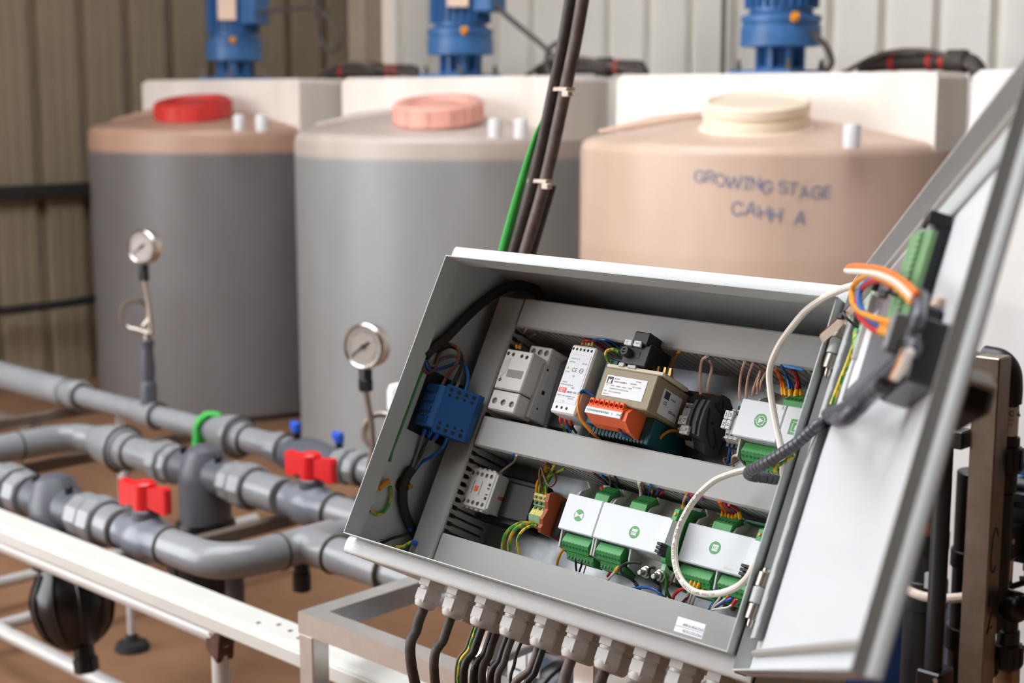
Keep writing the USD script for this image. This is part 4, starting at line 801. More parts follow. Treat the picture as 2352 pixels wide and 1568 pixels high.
# ---- wires and cables in the cabinet: (kind, label, category, material, radius, path, tip) -------
WIRES = [
('wire', 'left pale pink wire with yellow tip going up from the motor starter', 'wire', 'w_pink', 1.5, [(69.8,298,-108),(52.6,308.4,-125),(33.6,323.2,-146.5),(77.5,323.2,-105.5)], 'f_yellow'),
('wire', 'right pale pink wire with yellow tip going up from the motor starter', 'wire', 'w_pink', 1.5, [(75.3,298.2,-108),(58.9,308.1,-125),(42,323.1,-148),(79,323.1,-122.5)], 'f_yellow'),
('wire', 'red wire out of the top of the white power supply', 'wire', 'w_red', 1.4, [(172.5,315,-112),(164.6,321.8,-120),(175.4,323.1,-114),(186.6,323.2,-120.5),(184.3,323.2,-142)], 'w_amber'),
('wire', 'dark red wire out of the top of the white power supply', 'wire', 'w_maroon', 1.4, [(178.8,315,-112),(172.2,323,-120),(183,323.2,-117),(184.6,323.2,-131.5),(178.7,323.1,-151.5)], 'w_amber'),
('wire', 'dark blue wire with white tip out of the top of the power supply', 'wire', 'w_navy', 1.4, [(183,315.3,-112),(175.8,323.2,-120),(198,323.1,-103.5),(212.5,323.2,-103.5),(212.6,323.1,-125)], 'white'),
('wire', 'blue wire with yellow tip arching from the top of the power supply', 'wire', 'w_blue', 1.5, [(188.8,315.2,-112),(185.4,323.1,-115.5),(207.5,323.1,-100.5),(220.8,323.1,-102),(224.5,323.1,-118.5)], 'f_yellow'),
('wire', 'thick yellow wire bent in a hook beside the black fuse holder', 'wire', 'w_earth', 2.1, [(246.9,309.3,-95),(239.2,310.4,-92),(232.5,307.2,-90),(231.8,302,-90),(233,297.2,-95),(234,294.3,-105)], None),
('wire', 'amber wire hanging in front of the power supply side, blue sleeved end', 'wire', 'w_amber', 1.7, [(229.6,249.1,-96),(220,252.1,-92),(216.2,249.6,-88),(217.5,238.8,-86),(221.2,226.4,-88),(227.1,215.9,-94),(235.9,208.3,-104),(241.6,203.1,-120)], 'bluebox'),
('wire', 'yellow green wire with red tip below the power supply', 'wire', 'w_earth', 1.5, [(171,221.8,-118),(170.6,216.6,-122),(169.6,212.8,-130),(165.2,207.7,-145)], 'label_red'),
('wire', 'light blue wire with red tip below the power supply', 'wire', 'w_lblue', 1.5, [(179.4,222.4,-118),(179.2,217,-122),(179.3,211.9,-130),(174.3,208.2,-145)], 'label_red'),
('wire', 'black wire with red tip below the power supply', 'wire', 'w_black', 1.5, [(187.2,222.4,-118),(187.5,216.4,-122),(187.3,212.2,-130),(184.1,208.8,-145)], 'label_red'),
('wire', 'light blue wire leaving the orange terminal strip downwards', 'wire', 'w_lblue', 1.9, [(287.4,221.1,-92),(284.9,215.5,-96),(284.2,211.5,-104),(289.3,211.8,-112),(301.2,212.9,-122)], 'w_maroon'),
('wire', 'blue wire curving down from the low grey terminal block', 'wire', 'w_blue', 1.9, [(311.4,240.7,-148),(306.4,238.5,-140),(302.6,232.5,-134),(301,225.5,-134),(301.3,218.1,-140)], None),
('wire', 'amber wire curving down from the low grey terminal block', 'wire', 'w_amber', 1.9, [(329,238.8,-148),(324.8,234.9,-138),(321.4,228.2,-132),(315.3,220.3,-134),(310.5,214.9,-140)], None),
('wire', 'orange amber wire bowed up from the low grey terminal block to the duct', 'wire', 'w_amber', 1.7, [(324.4,323.1,-105),(295.3,321.9,-138),(303.7,305.4,-130),(310.6,290.4,-134),(313.9,279.6,-148)], None),
('wire', 'left pink wire looping up from the grey end plates', 'wire', 'w_pink', 1.8, [(351.8,284.3,-135),(349.9,298.6,-128),(343.5,315.6,-130),(347.2,323.2,-123.5),(364.8,323.2,-106.5)], None),
('wire', 'right pink wire looping up from the grey end plates', 'wire', 'w_pink', 1.8, [(359.6,288.8,-135),(362.4,300.4,-128),(360.3,313.1,-130),(351.6,322.1,-138),(356.4,323.1,-125)], None),
('wire', 'first pink wire from the left, rising from the numbered terminals to the top duct', 'wire', 'w_pink', 1.6, [(403.5,287,-140),(403.6,299.5,-132),(394.2,319.5,-140),(418.7,323.2,-104.5)], None),
('wire', 'second pink wire from the left, rising from the numbered terminals to the top duct', 'wire', 'w_pink', 1.6, [(411.4,289.9,-140),(412.9,300.8,-132),(405,318.7,-140),(428.1,323.1,-107)], None),
('wire', 'third pink wire from the left, rising from the numbered terminals to the top duct', 'wire', 'w_pink', 1.6, [(418.1,294.3,-140),(420.8,303.1,-135),(415.6,323.2,-143.5)], None),
('wire', 'fourth pink wire from the left, rising from the numbered terminals to the top duct', 'wire', 'w_pink', 1.6, [(424.1,296.9,-140),(423.8,308.1,-135),(424.6,323.1,-131)], None),
('wire', 'fifth pink wire from the left, rising from the numbered terminals to the top duct', 'wire', 'w_pink', 1.6, [(425.4,301.1,-140),(427.9,312,-135),(431.7,323.1,-133)], None),
('wire', 'left orange wire with yellow tip above the alarm module', 'wire', 'w_orange', 1.6, [(457.9,300.3,-140),(452.1,310.2,-142),(440,322.7,-150),(452.7,323.1,-117)], 'f_yellow'),
('wire', 'right orange wire with yellow tip above the alarm module', 'wire', 'w_orange', 1.6, [(462.9,299.7,-138),(456.7,310.1,-140),(443.7,321,-150),(450.6,323.1,-126)], 'f_yellow'),
('wire', 'blue wire with yellow tip above the alarm module', 'wire', 'w_blue', 1.8, [(468.9,299.8,-138),(462,313.1,-140),(457.4,323.1,-134),(470.4,323.1,-100)], 'f_yellow'),
('wire', 'thin blue wire with yellow tip crossing behind the red one', 'wire', 'w_blue', 1.5, [(470.8,302,-142),(461,314.8,-148),(451.9,323.1,-149.5),(466.4,323.1,-111.5)], 'f_yellow'),
('wire', 'red wire with yellow tip above the alarm module', 'wire', 'w_red', 2, [(476.9,299.6,-136),(472.6,316.1,-138),(474.8,323.1,-124.5),(479.8,323.2,-104)], 'f_yellow'),
('wire', 'dark red wire with yellow tip above the alarm module', 'wire', 'w_maroon', 1.7, [(482.1,302.2,-138),(472.7,317.7,-142),(478,323.1,-122),(480.8,323.2,-106)], 'f_yellow'),
('wire', 'light blue wire lying along the bottom of the top duct', 'wire', 'w_lblue', 1.8, [(474.5,323.6,-100),(485.1,323.1,-100.5),(497.3,323.1,-102)], None),
('wire', 'left dark blue wire dropping from the numbered terminals', 'wire', 'w_blue', 1.5, [(399.9,248.9,-146),(402,240.7,-146),(404.6,229,-150),(400.5,213,-160)], None),
('wire', 'right dark blue wire dropping from the numbered terminals', 'wire', 'w_blue', 1.5, [(404.5,246.5,-150),(405.7,238.2,-150),(404,229.6,-152),(401,216.5,-162)], None),
('wire', 'pink wire hooked under the pump module with yellow tip', 'wire', 'w_pink', 1.6, [(440.2,225,-140),(436.1,220.4,-136),(428.4,220.9,-134),(420.3,219.4,-138),(415.8,215.9,-145),(413.1,212.5,-155)], 'f_yellow'),
('wire', 'thin brown wire looped beside the blue wires under the pump module', 'wire', 'w_brown', 0.9, [(422.2,222,-150),(415.6,215.9,-152),(404.6,211.3,-156),(400,213.3,-156),(396.4,218.3,-156),(403.8,220.8,-158)], None),
('wire', 'white wire leaving the small contactor up to the middle duct', 'wire', 'w_white', 1.5, [(78.4,140.1,-148),(85.8,150.9,-150),(92.1,158.8,-151),(137.1,158.7,-102)], None),
('wire', 'blue wire leaving the small contactor up to the middle duct', 'wire', 'w_blue', 1.6, [(75.4,146.7,-155),(75.6,157.7,-160),(132.7,158.8,-101.5)], None),
('wire', 'leftmost amber earth wire above the earth terminals', 'wire', 'w_amber', 1.7, [(153.3,124.4,-142),(153.3,137.5,-138),(150.6,152.1,-146),(168.8,158.7,-125.5)], None),
('wire', 'second earth wire above the earth terminals', 'wire', 'w_earth', 1.7, [(158.1,125,-142),(156.7,136.8,-140),(151.9,155.1,-150),(170.8,158.7,-129)], None),
('wire', 'third earth wire above the earth terminals', 'wire', 'w_earth', 1.7, [(163.7,125.9,-142),(166.9,136,-136),(163.2,150.3,-144),(193.4,158.8,-110.5)], None),
('wire', 'rightmost earth wire above the earth terminals', 'wire', 'w_earth', 1.7, [(169.2,126.5,-142),(172.4,137.9,-134),(171.3,152,-140),(203,158.8,-119.5)], None),
('wire', 'dark brown wire tied in a loop above the earth terminals', 'wire', 'w_brown', 1.6, [(164.2,126.5,-142),(165,134.9,-132),(160.7,146.7,-128),(159.9,155.2,-128),(169.3,145.3,-128),(178.9,136.3,-128),(186.2,136.5,-128),(187.2,144.4,-130),(176,154,-136),(175.3,158.7,-126.5),(183.2,158.7,-105.5)], None),
('wire', 'outer thick green earth wire looping below the earth terminals', 'wire', 'w_earth2', 2.6, [(153.4,86.7,-146),(148.6,81.3,-136),(142.6,71.6,-130),(138.2,59.9,-130),(136.3,45.5,-136)], None),
('wire', 'inner thick green earth wire looping below the earth terminals', 'wire', 'w_earth2', 2.6, [(162.5,87.6,-146),(156,82.1,-136),(149.8,71.2,-130),(148.1,58.1,-130),(147.1,46.4,-136)], None),
('wire', 'thinner yellow earth wire looping below the earth terminals', 'wire', 'w_earth', 1.9, [(167.9,86,-146),(162.6,80.6,-138),(159.4,70.4,-132),(158.8,59,-132),(161.7,46.3,-140)], None),
('wire', 'amber wire hanging from the left plug of the valve module', 'wire', 'w_amber', 1.7, [(234,71.2,-135),(225.9,62.6,-138),(218.1,53.3,-146),(209.2,46.9,-158)], 'w_amber'),
('wire', 'left black wire below the valve module plug', 'wire', 'w_black', 1.3, [(248.3,66.1,-140),(250.1,55.3,-140),(240.7,47.4,-158)], None),
('wire', 'right black wire below the valve module plug', 'wire', 'w_black', 1.3, [(253.4,66.2,-140),(259.4,55.9,-140),(245.5,47.5,-158)], None),
('wire', 'thin tan wire below the valve module plug', 'wire', 'w_pink', 0.9, [(259.1,66,-140),(264,56.5,-142),(252.5,47.1,-158)], None),
('wire', 'red wire with yellow tip below the pH module plug', 'wire', 'w_red', 1.5, [(310,65,-138),(303.5,57.5,-142),(288.3,51.1,-158)], 'f_yellow'),
('wire', 'white wire with yellow tip below the pH module plug', 'wire', 'w_white', 1.7, [(317.1,65.4,-136),(309.4,55.4,-140),(288.9,45.6,-158)], 'f_yellow'),
('wire', 'black lead of the left silver socket curling down to a grey sleeve', 'wire', 'w_black', 1.8, [(345,74.4,-136),(335.2,72.6,-134),(326.4,68.1,-132),(322.2,62.1,-132),(325.3,56.9,-134),(333.3,54.8,-140),(337.3,51.7,-148),(337.7,46.6,-158)], None),
('wire', 'black lead of the right silver socket dropping to a grey sleeve', 'wire', 'w_black', 1.8, [(367.8,73,-134),(362.6,71.8,-132),(361.3,65.7,-134),(366.8,59.7,-140),(369.8,56.7,-148),(367.5,45.9,-160)], None),
('wire', 'short grey sleeve at the end of the left socket lead', 'wire', 'w_grey', 2.4, [(337.1,52.4,-147),(338.5,49.3,-151),(338.2,46.4,-158)], None),
('wire', 'longer grey sleeve at the end of the right socket lead', 'wire', 'w_grey', 2.4, [(369.9,57.4,-147),(369.3,52.3,-153),(367.7,45.8,-160)], None),
('wire', 'blue wire lying along the edge of the lowest duct', 'wire', 'w_blue', 1.7, [(334.7,45,-150),(350.4,49.2,-146),(366.6,50.3,-144),(378.2,46.8,-146),(382.1,44.5,-152)], None),
('wire', 'green wire with yellow tip dropping from the slim relay', 'wire', 'w_green', 1.9, [(384.9,83.1,-128),(382.9,77.3,-130),(382.7,69.3,-136),(383.3,61.4,-142),(381.6,53.9,-148),(385.2,45.3,-158)], 'f_yellow'),
('wire', 'thin brown wire crossing the green one below the slim relay', 'wire', 'w_brown', 1.1, [(392.7,73.1,-138),(388.8,62.2,-142),(380.2,54.1,-150),(377.3,45.8,-158)], None),
('wire', 'brown wire with red tip entering the top of the valve module', 'wire', 'w_brown', 1.6, [(263,158.7,-100.5),(253,158.7,-131),(243.1,158.7,-157.5),(255.6,152.6,-152)], None),
('wire', 'second brown wire with red tip entering the top of the valve module', 'wire', 'w_brown', 1.5, [(262.4,147.7,-146),(255.1,155.6,-152),(289.5,158.9,-100)], 'f_red'),
('wire', 'dark blue wire entering the top of the valve module', 'wire', 'w_blue', 1.8, [(267.2,150.3,-150),(251.4,158.7,-157.5),(265.1,158.8,-126.5),(274.3,158.8,-102)], None),
('wire', 'black wire entering the top of the valve module', 'wire', 'w_black', 1.7, [(274.7,150.9,-148),(270.4,158.7,-146),(297.4,159.4,-100)], None),
('wire', 'short orange stub on the top plug of the valve module, left of two', 'wire', 'f_orange', 1.7, [(250.3,146.1,-146),(242.9,151.6,-150)], None),
('wire', 'short orange stub on the top plug of the valve module, right of two', 'wire', 'f_orange', 1.7, [(256.5,146.6,-146),(249.8,152.4,-150)], None),
('wire', 'white wire entering the top of the pH module', 'wire', 'w_white', 2.1, [(310,146.9,-146),(305,158.8,-144.5),(332.8,159.6,-100)], None),
('wire', 'brown wire entering the top of the pH module', 'wire', 'w_brown', 1.8, [(315.4,147.1,-146),(305.1,158.7,-154),(336.5,158.8,-103)], None),
('wire', 'blue wire entering the top of the pH module', 'wire', 'w_blue', 1.8, [(319.7,147.2,-146),(315.2,158.8,-149.5),(350.5,159.5,-100)], None),
('wire', 'amber wire stub entering the top of the pH module', 'wire', 'w_amber', 1.5, [(319.8,152.2,-150),(315,158.8,-154.5),(334.9,158.8,-126)], None),
('wire', 'dark grey wire entering the top of the pH module', 'wire', 'w_navy', 1.6, [(324.9,147.5,-146),(322,156.8,-152),(357.3,158.7,-109)], None),
('wire', 'red wire with yellow tip entering the top of the pH module', 'wire', 'w_red', 1.6, [(332.5,151.3,-146),(325.5,158.6,-154),(358.8,158.8,-114.5)], 'f_yellow'),
('wire', 'pale pink wire with yellow tip dropping onto the slim relay', 'wire', 'w_pink', 1.7, [(376.8,147.2,-138),(368.3,157.6,-146),(398.7,158.7,-105)], 'f_yellow'),
('wire', 'blue wire coiled under the middle duct behind the white cable', 'wire', 'w_blue', 1.8, [(403.1,158.8,-101.5),(389,158.8,-127.5),(394.9,158.7,-130),(417.2,158.8,-112),(417.3,158.7,-103.5)], None),
('wire', 'red wire coiled under the middle duct behind the white cable', 'wire', 'w_red', 1.8, [(406.8,158.8,-101),(401.6,158.8,-117.5),(419.6,158.8,-104)], None),
('wire', 'orange wire under the middle duct behind the white cable', 'wire', 'w_orange', 1.6, [(401.6,159.2,-100),(390.8,158.8,-120.5),(397.3,158.7,-122),(413.2,158.7,-120.5)], None),
('wire', 'first orange wire with yellow tip from the left above the EC module', 'wire', 'w_orange', 1.7, [(431.4,146.9,-138),(424.5,158,-142),(445.6,158.7,-101)], 'f_yellow'),
('wire', 'second orange wire with yellow tip from the left above the EC module', 'wire', 'w_orange', 1.7, [(436,147,-138),(429.8,156.8,-142),(445.1,158.8,-104.5)], 'f_yellow'),
('wire', 'first blue wire with yellow tip from the left above the EC module', 'wire', 'w_blue', 1.7, [(440.5,147.4,-138),(433.9,157,-142),(444.5,158.7,-114)], 'f_yellow'),
('wire', 'first red wire with yellow tip from the left above the EC module', 'wire', 'w_red', 1.7, [(445.1,147.4,-138),(438.3,156.7,-142),(448.2,158.8,-108)], 'f_yellow'),
('wire', 'second blue wire with yellow tip from the left above the EC module', 'wire', 'w_blue', 1.7, [(449.4,150.9,-138),(443.8,157.3,-142),(446.8,158.8,-122)], 'f_yellow'),
('wire', 'second red wire with yellow tip from the left above the EC module', 'wire', 'w_red', 1.7, [(454.5,151.2,-138),(451.9,158.8,-132),(454.4,158.7,-107.5)], 'f_yellow'),
('wire', 'red wire curving down from the left plug of the EC module', 'wire', 'w_red', 2, [(419.1,60.7,-130),(408.1,56.1,-134),(396.9,50.2,-144),(386.8,45,-158)], None),
('wire', 'first white wire with yellow tip from the left, below the EC module', 'wire', 'w_white', 1.6, [(424.6,69.8,-128),(419.3,58.7,-136),(405.3,45.5,-158)], 'f_yellow'),
('wire', 'second white wire with yellow tip from the left, below the EC module', 'wire', 'w_white', 1.6, [(430.3,70,-128),(424.4,57.7,-136),(409.4,45.3,-158)], 'f_yellow'),
('wire', 'third white wire with yellow tip from the left, below the EC module', 'wire', 'w_white', 1.6, [(435.6,70.1,-128),(429.1,57.6,-136),(414,45.9,-158)], 'f_yellow'),
('wire', 'dark red wire half hidden below the EC module', 'wire', 'w_maroon', 1.7, [(419.1,56.2,-142),(410.8,50,-148),(400.3,44.3,-158)], None),
('wire', 'left short yellow-tipped stub behind the white cable', 'wire', 'f_yellow', 2, [(433.1,64.6,-132),(431.7,63.3,-138)], None),
('wire', 'right short yellow-tipped stub behind the white cable', 'wire', 'f_yellow', 2, [(438.1,64.6,-132),(437,63.4,-138)], None),
('wire', 'bright blue wire in the fan of wires at the bottom right corner', 'wire', 'w_lblue', 1.4, [(456.1,61.4,-140),(447.9,53.7,-146),(437.1,46.3,-158)], None),
('wire', 'white wire in the fan of wires at the bottom right corner', 'wire', 'w_white', 1.4, [(460,61.9,-138),(452.1,53.3,-144),(439.7,46.5,-158)], None),
('wire', 'dark navy wire in the fan of wires at the bottom right corner', 'wire', 'w_navy', 1.4, [(465,64.5,-140),(454.5,55.8,-146),(440.4,46.7,-158)], None),
('wire', 'orange-tipped white wire in the fan of wires at the bottom right corner', 'wire', 'w_white', 1.4, [(476.5,67.6,-132),(467.7,60.8,-136),(453.4,51.9,-144.7),(440.2,46.4,-158)], 'f_orange'),
('wire', 'brown wire in the fan of wires at the bottom right corner', 'wire', 'w_brown', 1.4, [(470.9,66.9,-138),(459.4,58,-144),(442.3,46.9,-158)], None),
('wire', 'blue-tipped dark blue wire in the fan of wires at the bottom right corner', 'wire', 'w_navy', 1.4, [(480.4,63.3,-130),(470.1,57.6,-134),(455.8,50.7,-143.3),(441.9,46.6,-158)], 'f_blue'),
('wire', 'red-tipped white wire in the fan of wires at the bottom right corner', 'wire', 'w_white', 1.4, [(486.8,63.4,-128),(482.8,58,-131),(474.4,52,-134),(450.9,47.1,-146),(441.6,46,-158)], 'f_red'),
('wire', 'left short brown sleeve at the bottom right corner', 'wire', 'w_brown', 3, [(471.3,59.4,-140),(467.3,56.1,-144),(462.1,54.4,-150)], None),
('wire', 'right short brown sleeve at the bottom right corner', 'wire', 'w_brown', 3, [(480.6,59.7,-140),(476.8,56.5,-144),(472.6,54.5,-150)], None),
('sheathed_cable', 'thick black cable arching from behind the top duct down the left inside wall', 'cable', 'rubber', 6.6, [(42.6,380.5,-150),(37.9,388.8,-140),(26.2,390.2,-130),(12.4,385.5,-122),(-0,372.4,-112),(-3.9,343.8,-91),(-3.2,311.3,-70),(-3.7,282,-54),(-3.5,260.9,-38),(-2.9,245.1,-29)], None),
('wire', 'brown core looping from the thick black cable into the blue switch', 'wire', 'w_brown', 2.4, [(-7.9,245.6,-34),(-7.3,239.1,-33),(-7.1,231,-38),(-7.8,229.6,-49),(-7.4,238.9,-57),(-7.2,255.3,-55),(-7.7,270.1,-59),(2.8,274.5,-60),(16.7,269.7,-62),(19,255.2,-66),(7.7,234.3,-68),(7.1,217.9,-66)], None),
('wire', 'black core looping from the thick black cable into the blue switch', 'wire', 'w_black', 2.4, [(-7.2,253.8,-39),(-7.3,264.3,-56),(-2.1,272.8,-64),(13,270,-66),(23,257.3,-70),(20.8,242.3,-72),(17.2,219.3,-70)], None),
('wire', 'grey core looping from the thick black cable into the blue switch', 'wire', 'w_grey', 2.3, [(-8,245.2,-41),(-7.8,240.9,-52),(-7.4,256,-65),(7.7,262.7,-70),(18.3,254.3,-76),(20.4,238.2,-78),(23.4,220.9,-76)], None),
('wire', 'blue core looping from the thick black cable into the blue switch', 'wire', 'w_blue', 2.3, [(-7.3,241,-38),(-8,235.1,-44),(-8,236,-57),(0.9,246.1,-68),(13.4,255.5,-72),(23.8,252.7,-78),(29.6,242.6,-82),(32.2,229,-84),(32.8,216.8,-82)], None),
('wire', 'green earth wire running down the left inside wall past the blue switch', 'wire', 'w_green', 2.2, [(-8.1,227,-38),(-7.5,215.9,-37),(-7.9,188.2,-37),(-7.8,162.3,-37),(-8,137.9,-37),(-7.4,118.1,-36),(-8.1,103.8,-39)], None),
('wire', 'leftmost grey core leaving the bottom of the blue switch', 'wire', 'w_grey', 2.2, [(1,161,-70),(-6.5,141,-78),(-8.1,121.4,-80),(-7.8,105.9,-79)], 'f_blue'),
('wire', 'black core leaving the bottom of the blue switch', 'wire', 'w_black', 2.2, [(10.8,161,-72),(-2.1,141.6,-82),(-8.3,120.4,-84),(-8,106.8,-82)], 'f_blue'),
('wire', 'right grey core leaving the bottom of the blue switch', 'wire', 'w_grey', 2.2, [(21.5,159.7,-74),(5,140.4,-84),(-7.6,117.7,-87),(-7.7,106.4,-83)], 'f_blue'),
('wire', 'blue core leaving the bottom of the blue switch', 'wire', 'w_blue', 2.2, [(36.4,158.2,-78),(27.9,144.4,-84),(9.3,130.9,-90),(-7.5,120.9,-93),(-7.7,105.9,-86)], None),
('sheathed_cable', 'thick black cable curving down the left inside wall below the blue switch', 'cable', 'rubber', 6.6, [(-3.5,107.2,-76),(-3.1,89,-71),(-3,67,-78),(-3.8,50.2,-93),(-3.4,37.9,-110),(-2.9,29.4,-125)], None),
('wire', 'loose black wire with blue tip in the bottom left corner', 'wire', 'w_black', 2, [(-2.4,38.1,-110),(3.5,26.6,-100),(-4.9,16.1,-88),(-8.1,4,-74)], 'f_blue'),
('wire', 'loose yellow green wire with blue tip in the bottom left corner', 'wire', 'w_earth', 2.2, [(22.5,19.2,-106),(18.2,17.9,-98),(13.8,8.8,-90),(-1.7,5.2,-84)], 'f_blue'),
('wire', 'thick yellow cable lug on the earth stud', 'wire', 'w_amber', 4, [(-6,80.8,-47),(-6.1,74.1,-40),(-5.7,66.7,-35)], None),
('wire', 'amber earth wire leaving the yellow lug downwards', 'wire', 'w_amber', 2.2, [(-7.5,70.5,-39),(-8,62.9,-34),(-7.9,52.3,-31)], None),
('wire', 'green earth wire looping below the earth stud', 'wire', 'w_earth2', 2.2, [(-8,75.5,-55),(-8,66.8,-61),(-8,53.9,-63),(-8.2,41.4,-59),(-8.1,35.9,-48),(-7.6,38.8,-35),(-7.9,44.8,-28)], None),
('data_cable', 'off-white data cable arching from the door down the front of the cabinet', 'cable', 'w_white', 3.8, [(638.1,375.6,55),(610,378.3,30),(585.4,379.1,12),(557,372.7,-4),(530.8,364.2,-22),(508.4,350.5,-40),(490.8,336.3,-55),(479.9,320.9,-66),(475.2,306.9,-74),(478.4,290,-80),(487.1,269.3,-84),(498,248.5,-86),(509.4,229.9,-86),(517.4,214.9,-86),(520.6,202.2,-88),(518.6,189.9,-98),(511.4,177.6,-112)], None),
('data_cable', 'off-white data cable hanging in a big loop in front of the EC module', 'cable', 'w_white', 3.6, [(514.9,217.4,-72),(503.6,200.4,-70),(480,189.4,-68),(466.4,181.2,-66),(456.6,173,-64),(446.5,158.2,-62),(438,139.4,-62),(432.7,122.2,-64),(430.6,106.2,-66),(433.3,91.3,-66),(440,76.3,-66),(451.2,64.1,-64),(466.2,55.4,-62),(482.4,52.3,-60),(501.7,54.1,-56),(520.7,59.4,-50),(537.1,67.5,-44),(548.1,76.8,-38),(553.6,84.5,-34),(555.7,95.2,-32)], None),
('wrapped_cable', 'black spiral-wrapped cable crossing from the cabinet to the open door', 'cable', 'spiral', 5.8, [(534.1,188,-60),(530.6,184,-42),(523.7,181.3,-34),(522.7,180.3,-24),(531.7,182.5,-12),(554.1,189.4,2),(572.4,199.3,10),(593.2,212.8,18),(612.5,229.5,26),(628.8,240.1,30),(814.6,165.7,321.9),(833.2,170.6,339.1),(847.6,178.6,352.6),(873.8,178.6,384.3)], 'spiral'),
('wire', 'yellow green wire hanging under the spiral-wrapped cable', 'wire', 'w_earth', 2.2, [(586.7,202.7,6),(577.3,196.7,2),(567.6,190.9,-2),(562.3,186.2,-6),(556.3,186.8,-20)], None),
('wire', 'yellow green wire running down the hinge side of the door', 'wire', 'w_earth', 2.6, [(645.7,321.7,61.8),(653.2,305.1,69.8),(647.9,294,61.4),(641.8,278.4,53.7),(634.5,261.6,44.3),(632.1,250.7,41.3)], None),
('wire', 'orange wire of the uppermost loop on the door', 'wire', 'w_orange', 2.6, [(883,243.3,391.4),(843.3,268.9,346.3),(790.2,299.3,284.3),(731.8,328.2,213.6),(674.9,354.9,144),(649.1,365.7,112),(648.3,364.3,111)], None),
('wire', 'white wire of the uppermost loop on the door', 'wire', 'w_white', 2.6, [(876.3,242.8,382.9),(861.8,253.1,368.1),(827.8,274.2,329.4),(775,302.3,266.7),(714.7,330.9,193.7),(662.5,355.2,129.1),(640.5,366.3,101.1)], None),
('wire', 'amber wire circling in the big loop on the door', 'wire', 'w_amber', 2.6, [(878.1,238.9,384.3),(854.7,254.5,358.1),(819.9,276.3,317.5),(772,301.8,260.2),(730.2,321.3,209.8),(699.5,329.1,172.5),(690.3,324,160.8),(705.9,307.7,178.9),(739.5,286.4,218.9),(780,266.3,265.8),(812.8,252,303),(828.7,245.3,318.8)], None),
('wire', 'blue wire circling in the big loop on the door', 'wire', 'w_blue', 2.6, [(838.1,268.5,336.1),(813.1,282.3,307.1),(779.3,299.4,267.7),(748,311.2,230.6),(725.8,313.4,204.2),(725.6,304.3,203.9),(736.9,291.4,215.5),(764.6,272.8,247.2),(789.1,259,273.8),(806.7,250.4,291.7)], None),
('wire', 'red wire circling in the big loop on the door', 'wire', 'w_red', 2.6, [(816.2,277,310.1),(790.8,291.7,280.5),(767,302.7,253),(740,310.9,220.4),(719.5,312.2,195.3),(716.8,303.9,190.9),(733,287.1,208.8),(763.6,267.9,243.1),(786.8,255.3,269),(807.7,246,292)], None),
('wire', 'upper fat amber wire end in the green door connector', 'wire', 'w_amber', 3.4, [(823.8,248,310.7),(800.1,258,282.8)], None),
('wire', 'middle fat amber wire end in the green door connector', 'wire', 'w_amber', 3.4, [(827,242.9,314.8),(802.6,253.1,285.9)], None),
('wire', 'lower fat amber wire end in the green door connector', 'wire', 'w_amber', 3.4, [(831.1,236.8,320),(803.9,248.7,287.6)], None),
('sheathed_cable', 'thick black cable running down the door beside the green connector', 'cable', 'spiral', 5, [(877.6,248.4,376.2),(889.8,231,394.9),(894.6,219.3,401.1),(885.1,214.7,385.8),(899.2,201.7,403.6),(888.3,195.8,393.1),(864.1,193.2,365.5),(815.4,192.6,306.9),(768.1,195.2,246.6),(709.1,206.8,171.6)], None),
('wire', 'orange wire beside the thick black cable low on the door', 'wire', 'w_amber', 2.6, [(891,200.2,399.7),(890,192,398.4),(882,183.2,388.3)], None),
('wire', 'white wire beside the thick black cable low on the door', 'wire', 'w_white', 2.8, [(909.9,192,427),(904.5,183.8,420.2),(894.9,177.7,408)], None)]
RIBBON = [[(571.7,332.3,3),(578.6,324.2,3)], [(579.9,339.4,6),(586.4,331.4,6)], [(590.1,346.1,12),(597,338.9,12)], [(602.2,354.4,20),(608.1,347.8,20)], [(611.3,359.9,28),(617.8,353.5,28)], [(620.5,363.1,38),(627.4,357.8,38)]]
for nm, lb, ca, mt, r, P, tip in WIRES:
    P = np.array(P); t = T(nm, lb, ca, P[len(P) // 2], 'cab')
    k = 6 if len(P) > 5 else 8
    if tip == 'spiral':
        path_ = smoothpath(P, 40); L = np.concatenate([[0], np.cumsum(np.linalg.norm(np.diff(path_, axis=0), axis=1))])
        u = (L / 6.2) % 1; t.add('wrap', tube(path_, list(5.9 - .9 * (u < .1) + .25 * u), 14, 1), mt)
        t.add('core', tube(P, 4.6, 10, 8), 'rubber'); continue
    t.add('core' if nm == 'sheathed_cable' else 'insulation', tube(P, r, 10 if r > 3 else 8, k), mt)
    if tip:
        s = smoothpath(P, 10); d = np.concatenate([[0], np.cumsum(np.linalg.norm(np.diff(s, axis=0), axis=1))]); n = max(3, int(np.searchsorted(d, 9 if tip != 'bluebox' else 20)))
        t.add('tip', tube(s[:n + 1], [r * 1.25, r * 1.5, r * 1.5, r * 1.2], 10, 1), tip)
rb = T('ribbon_cable', 'flat striped ribbon cable folded over the hinge edge', 'ribbon cable', RIBBON[2][0], 'cab')
for k in range(8):
    f = k / 7; P = [np.array(a) * (1 - f) + np.array(b) * f for a, b in RIBBON]
    P = [P[0] + np.array([-3, -6, -24]), P[0] + np.array([-2, -2, -6])] + P
    rb.add('conductor', tube(P, .62, 6, 4), 'ribbon' if k else 'w_maroon', label=None if k else 'dark red edge conductor')
def loop_tie(c, d, R, label, head=(0, 0, 0)):
    t = T('black_tie', label, 'cable tie', c, 'cab'); t.add('strap', torus(c, d, R, 1.3, 24, 6), 'black'); h = np.array(c) + np.array(head)
    t.add('head', bx(h[0] - 3.2, h[0] + 3.2, h[1] - 3.2, h[1] + 3.2, h[2] - 2.4, h[2] + 2.4, .6), 'black')
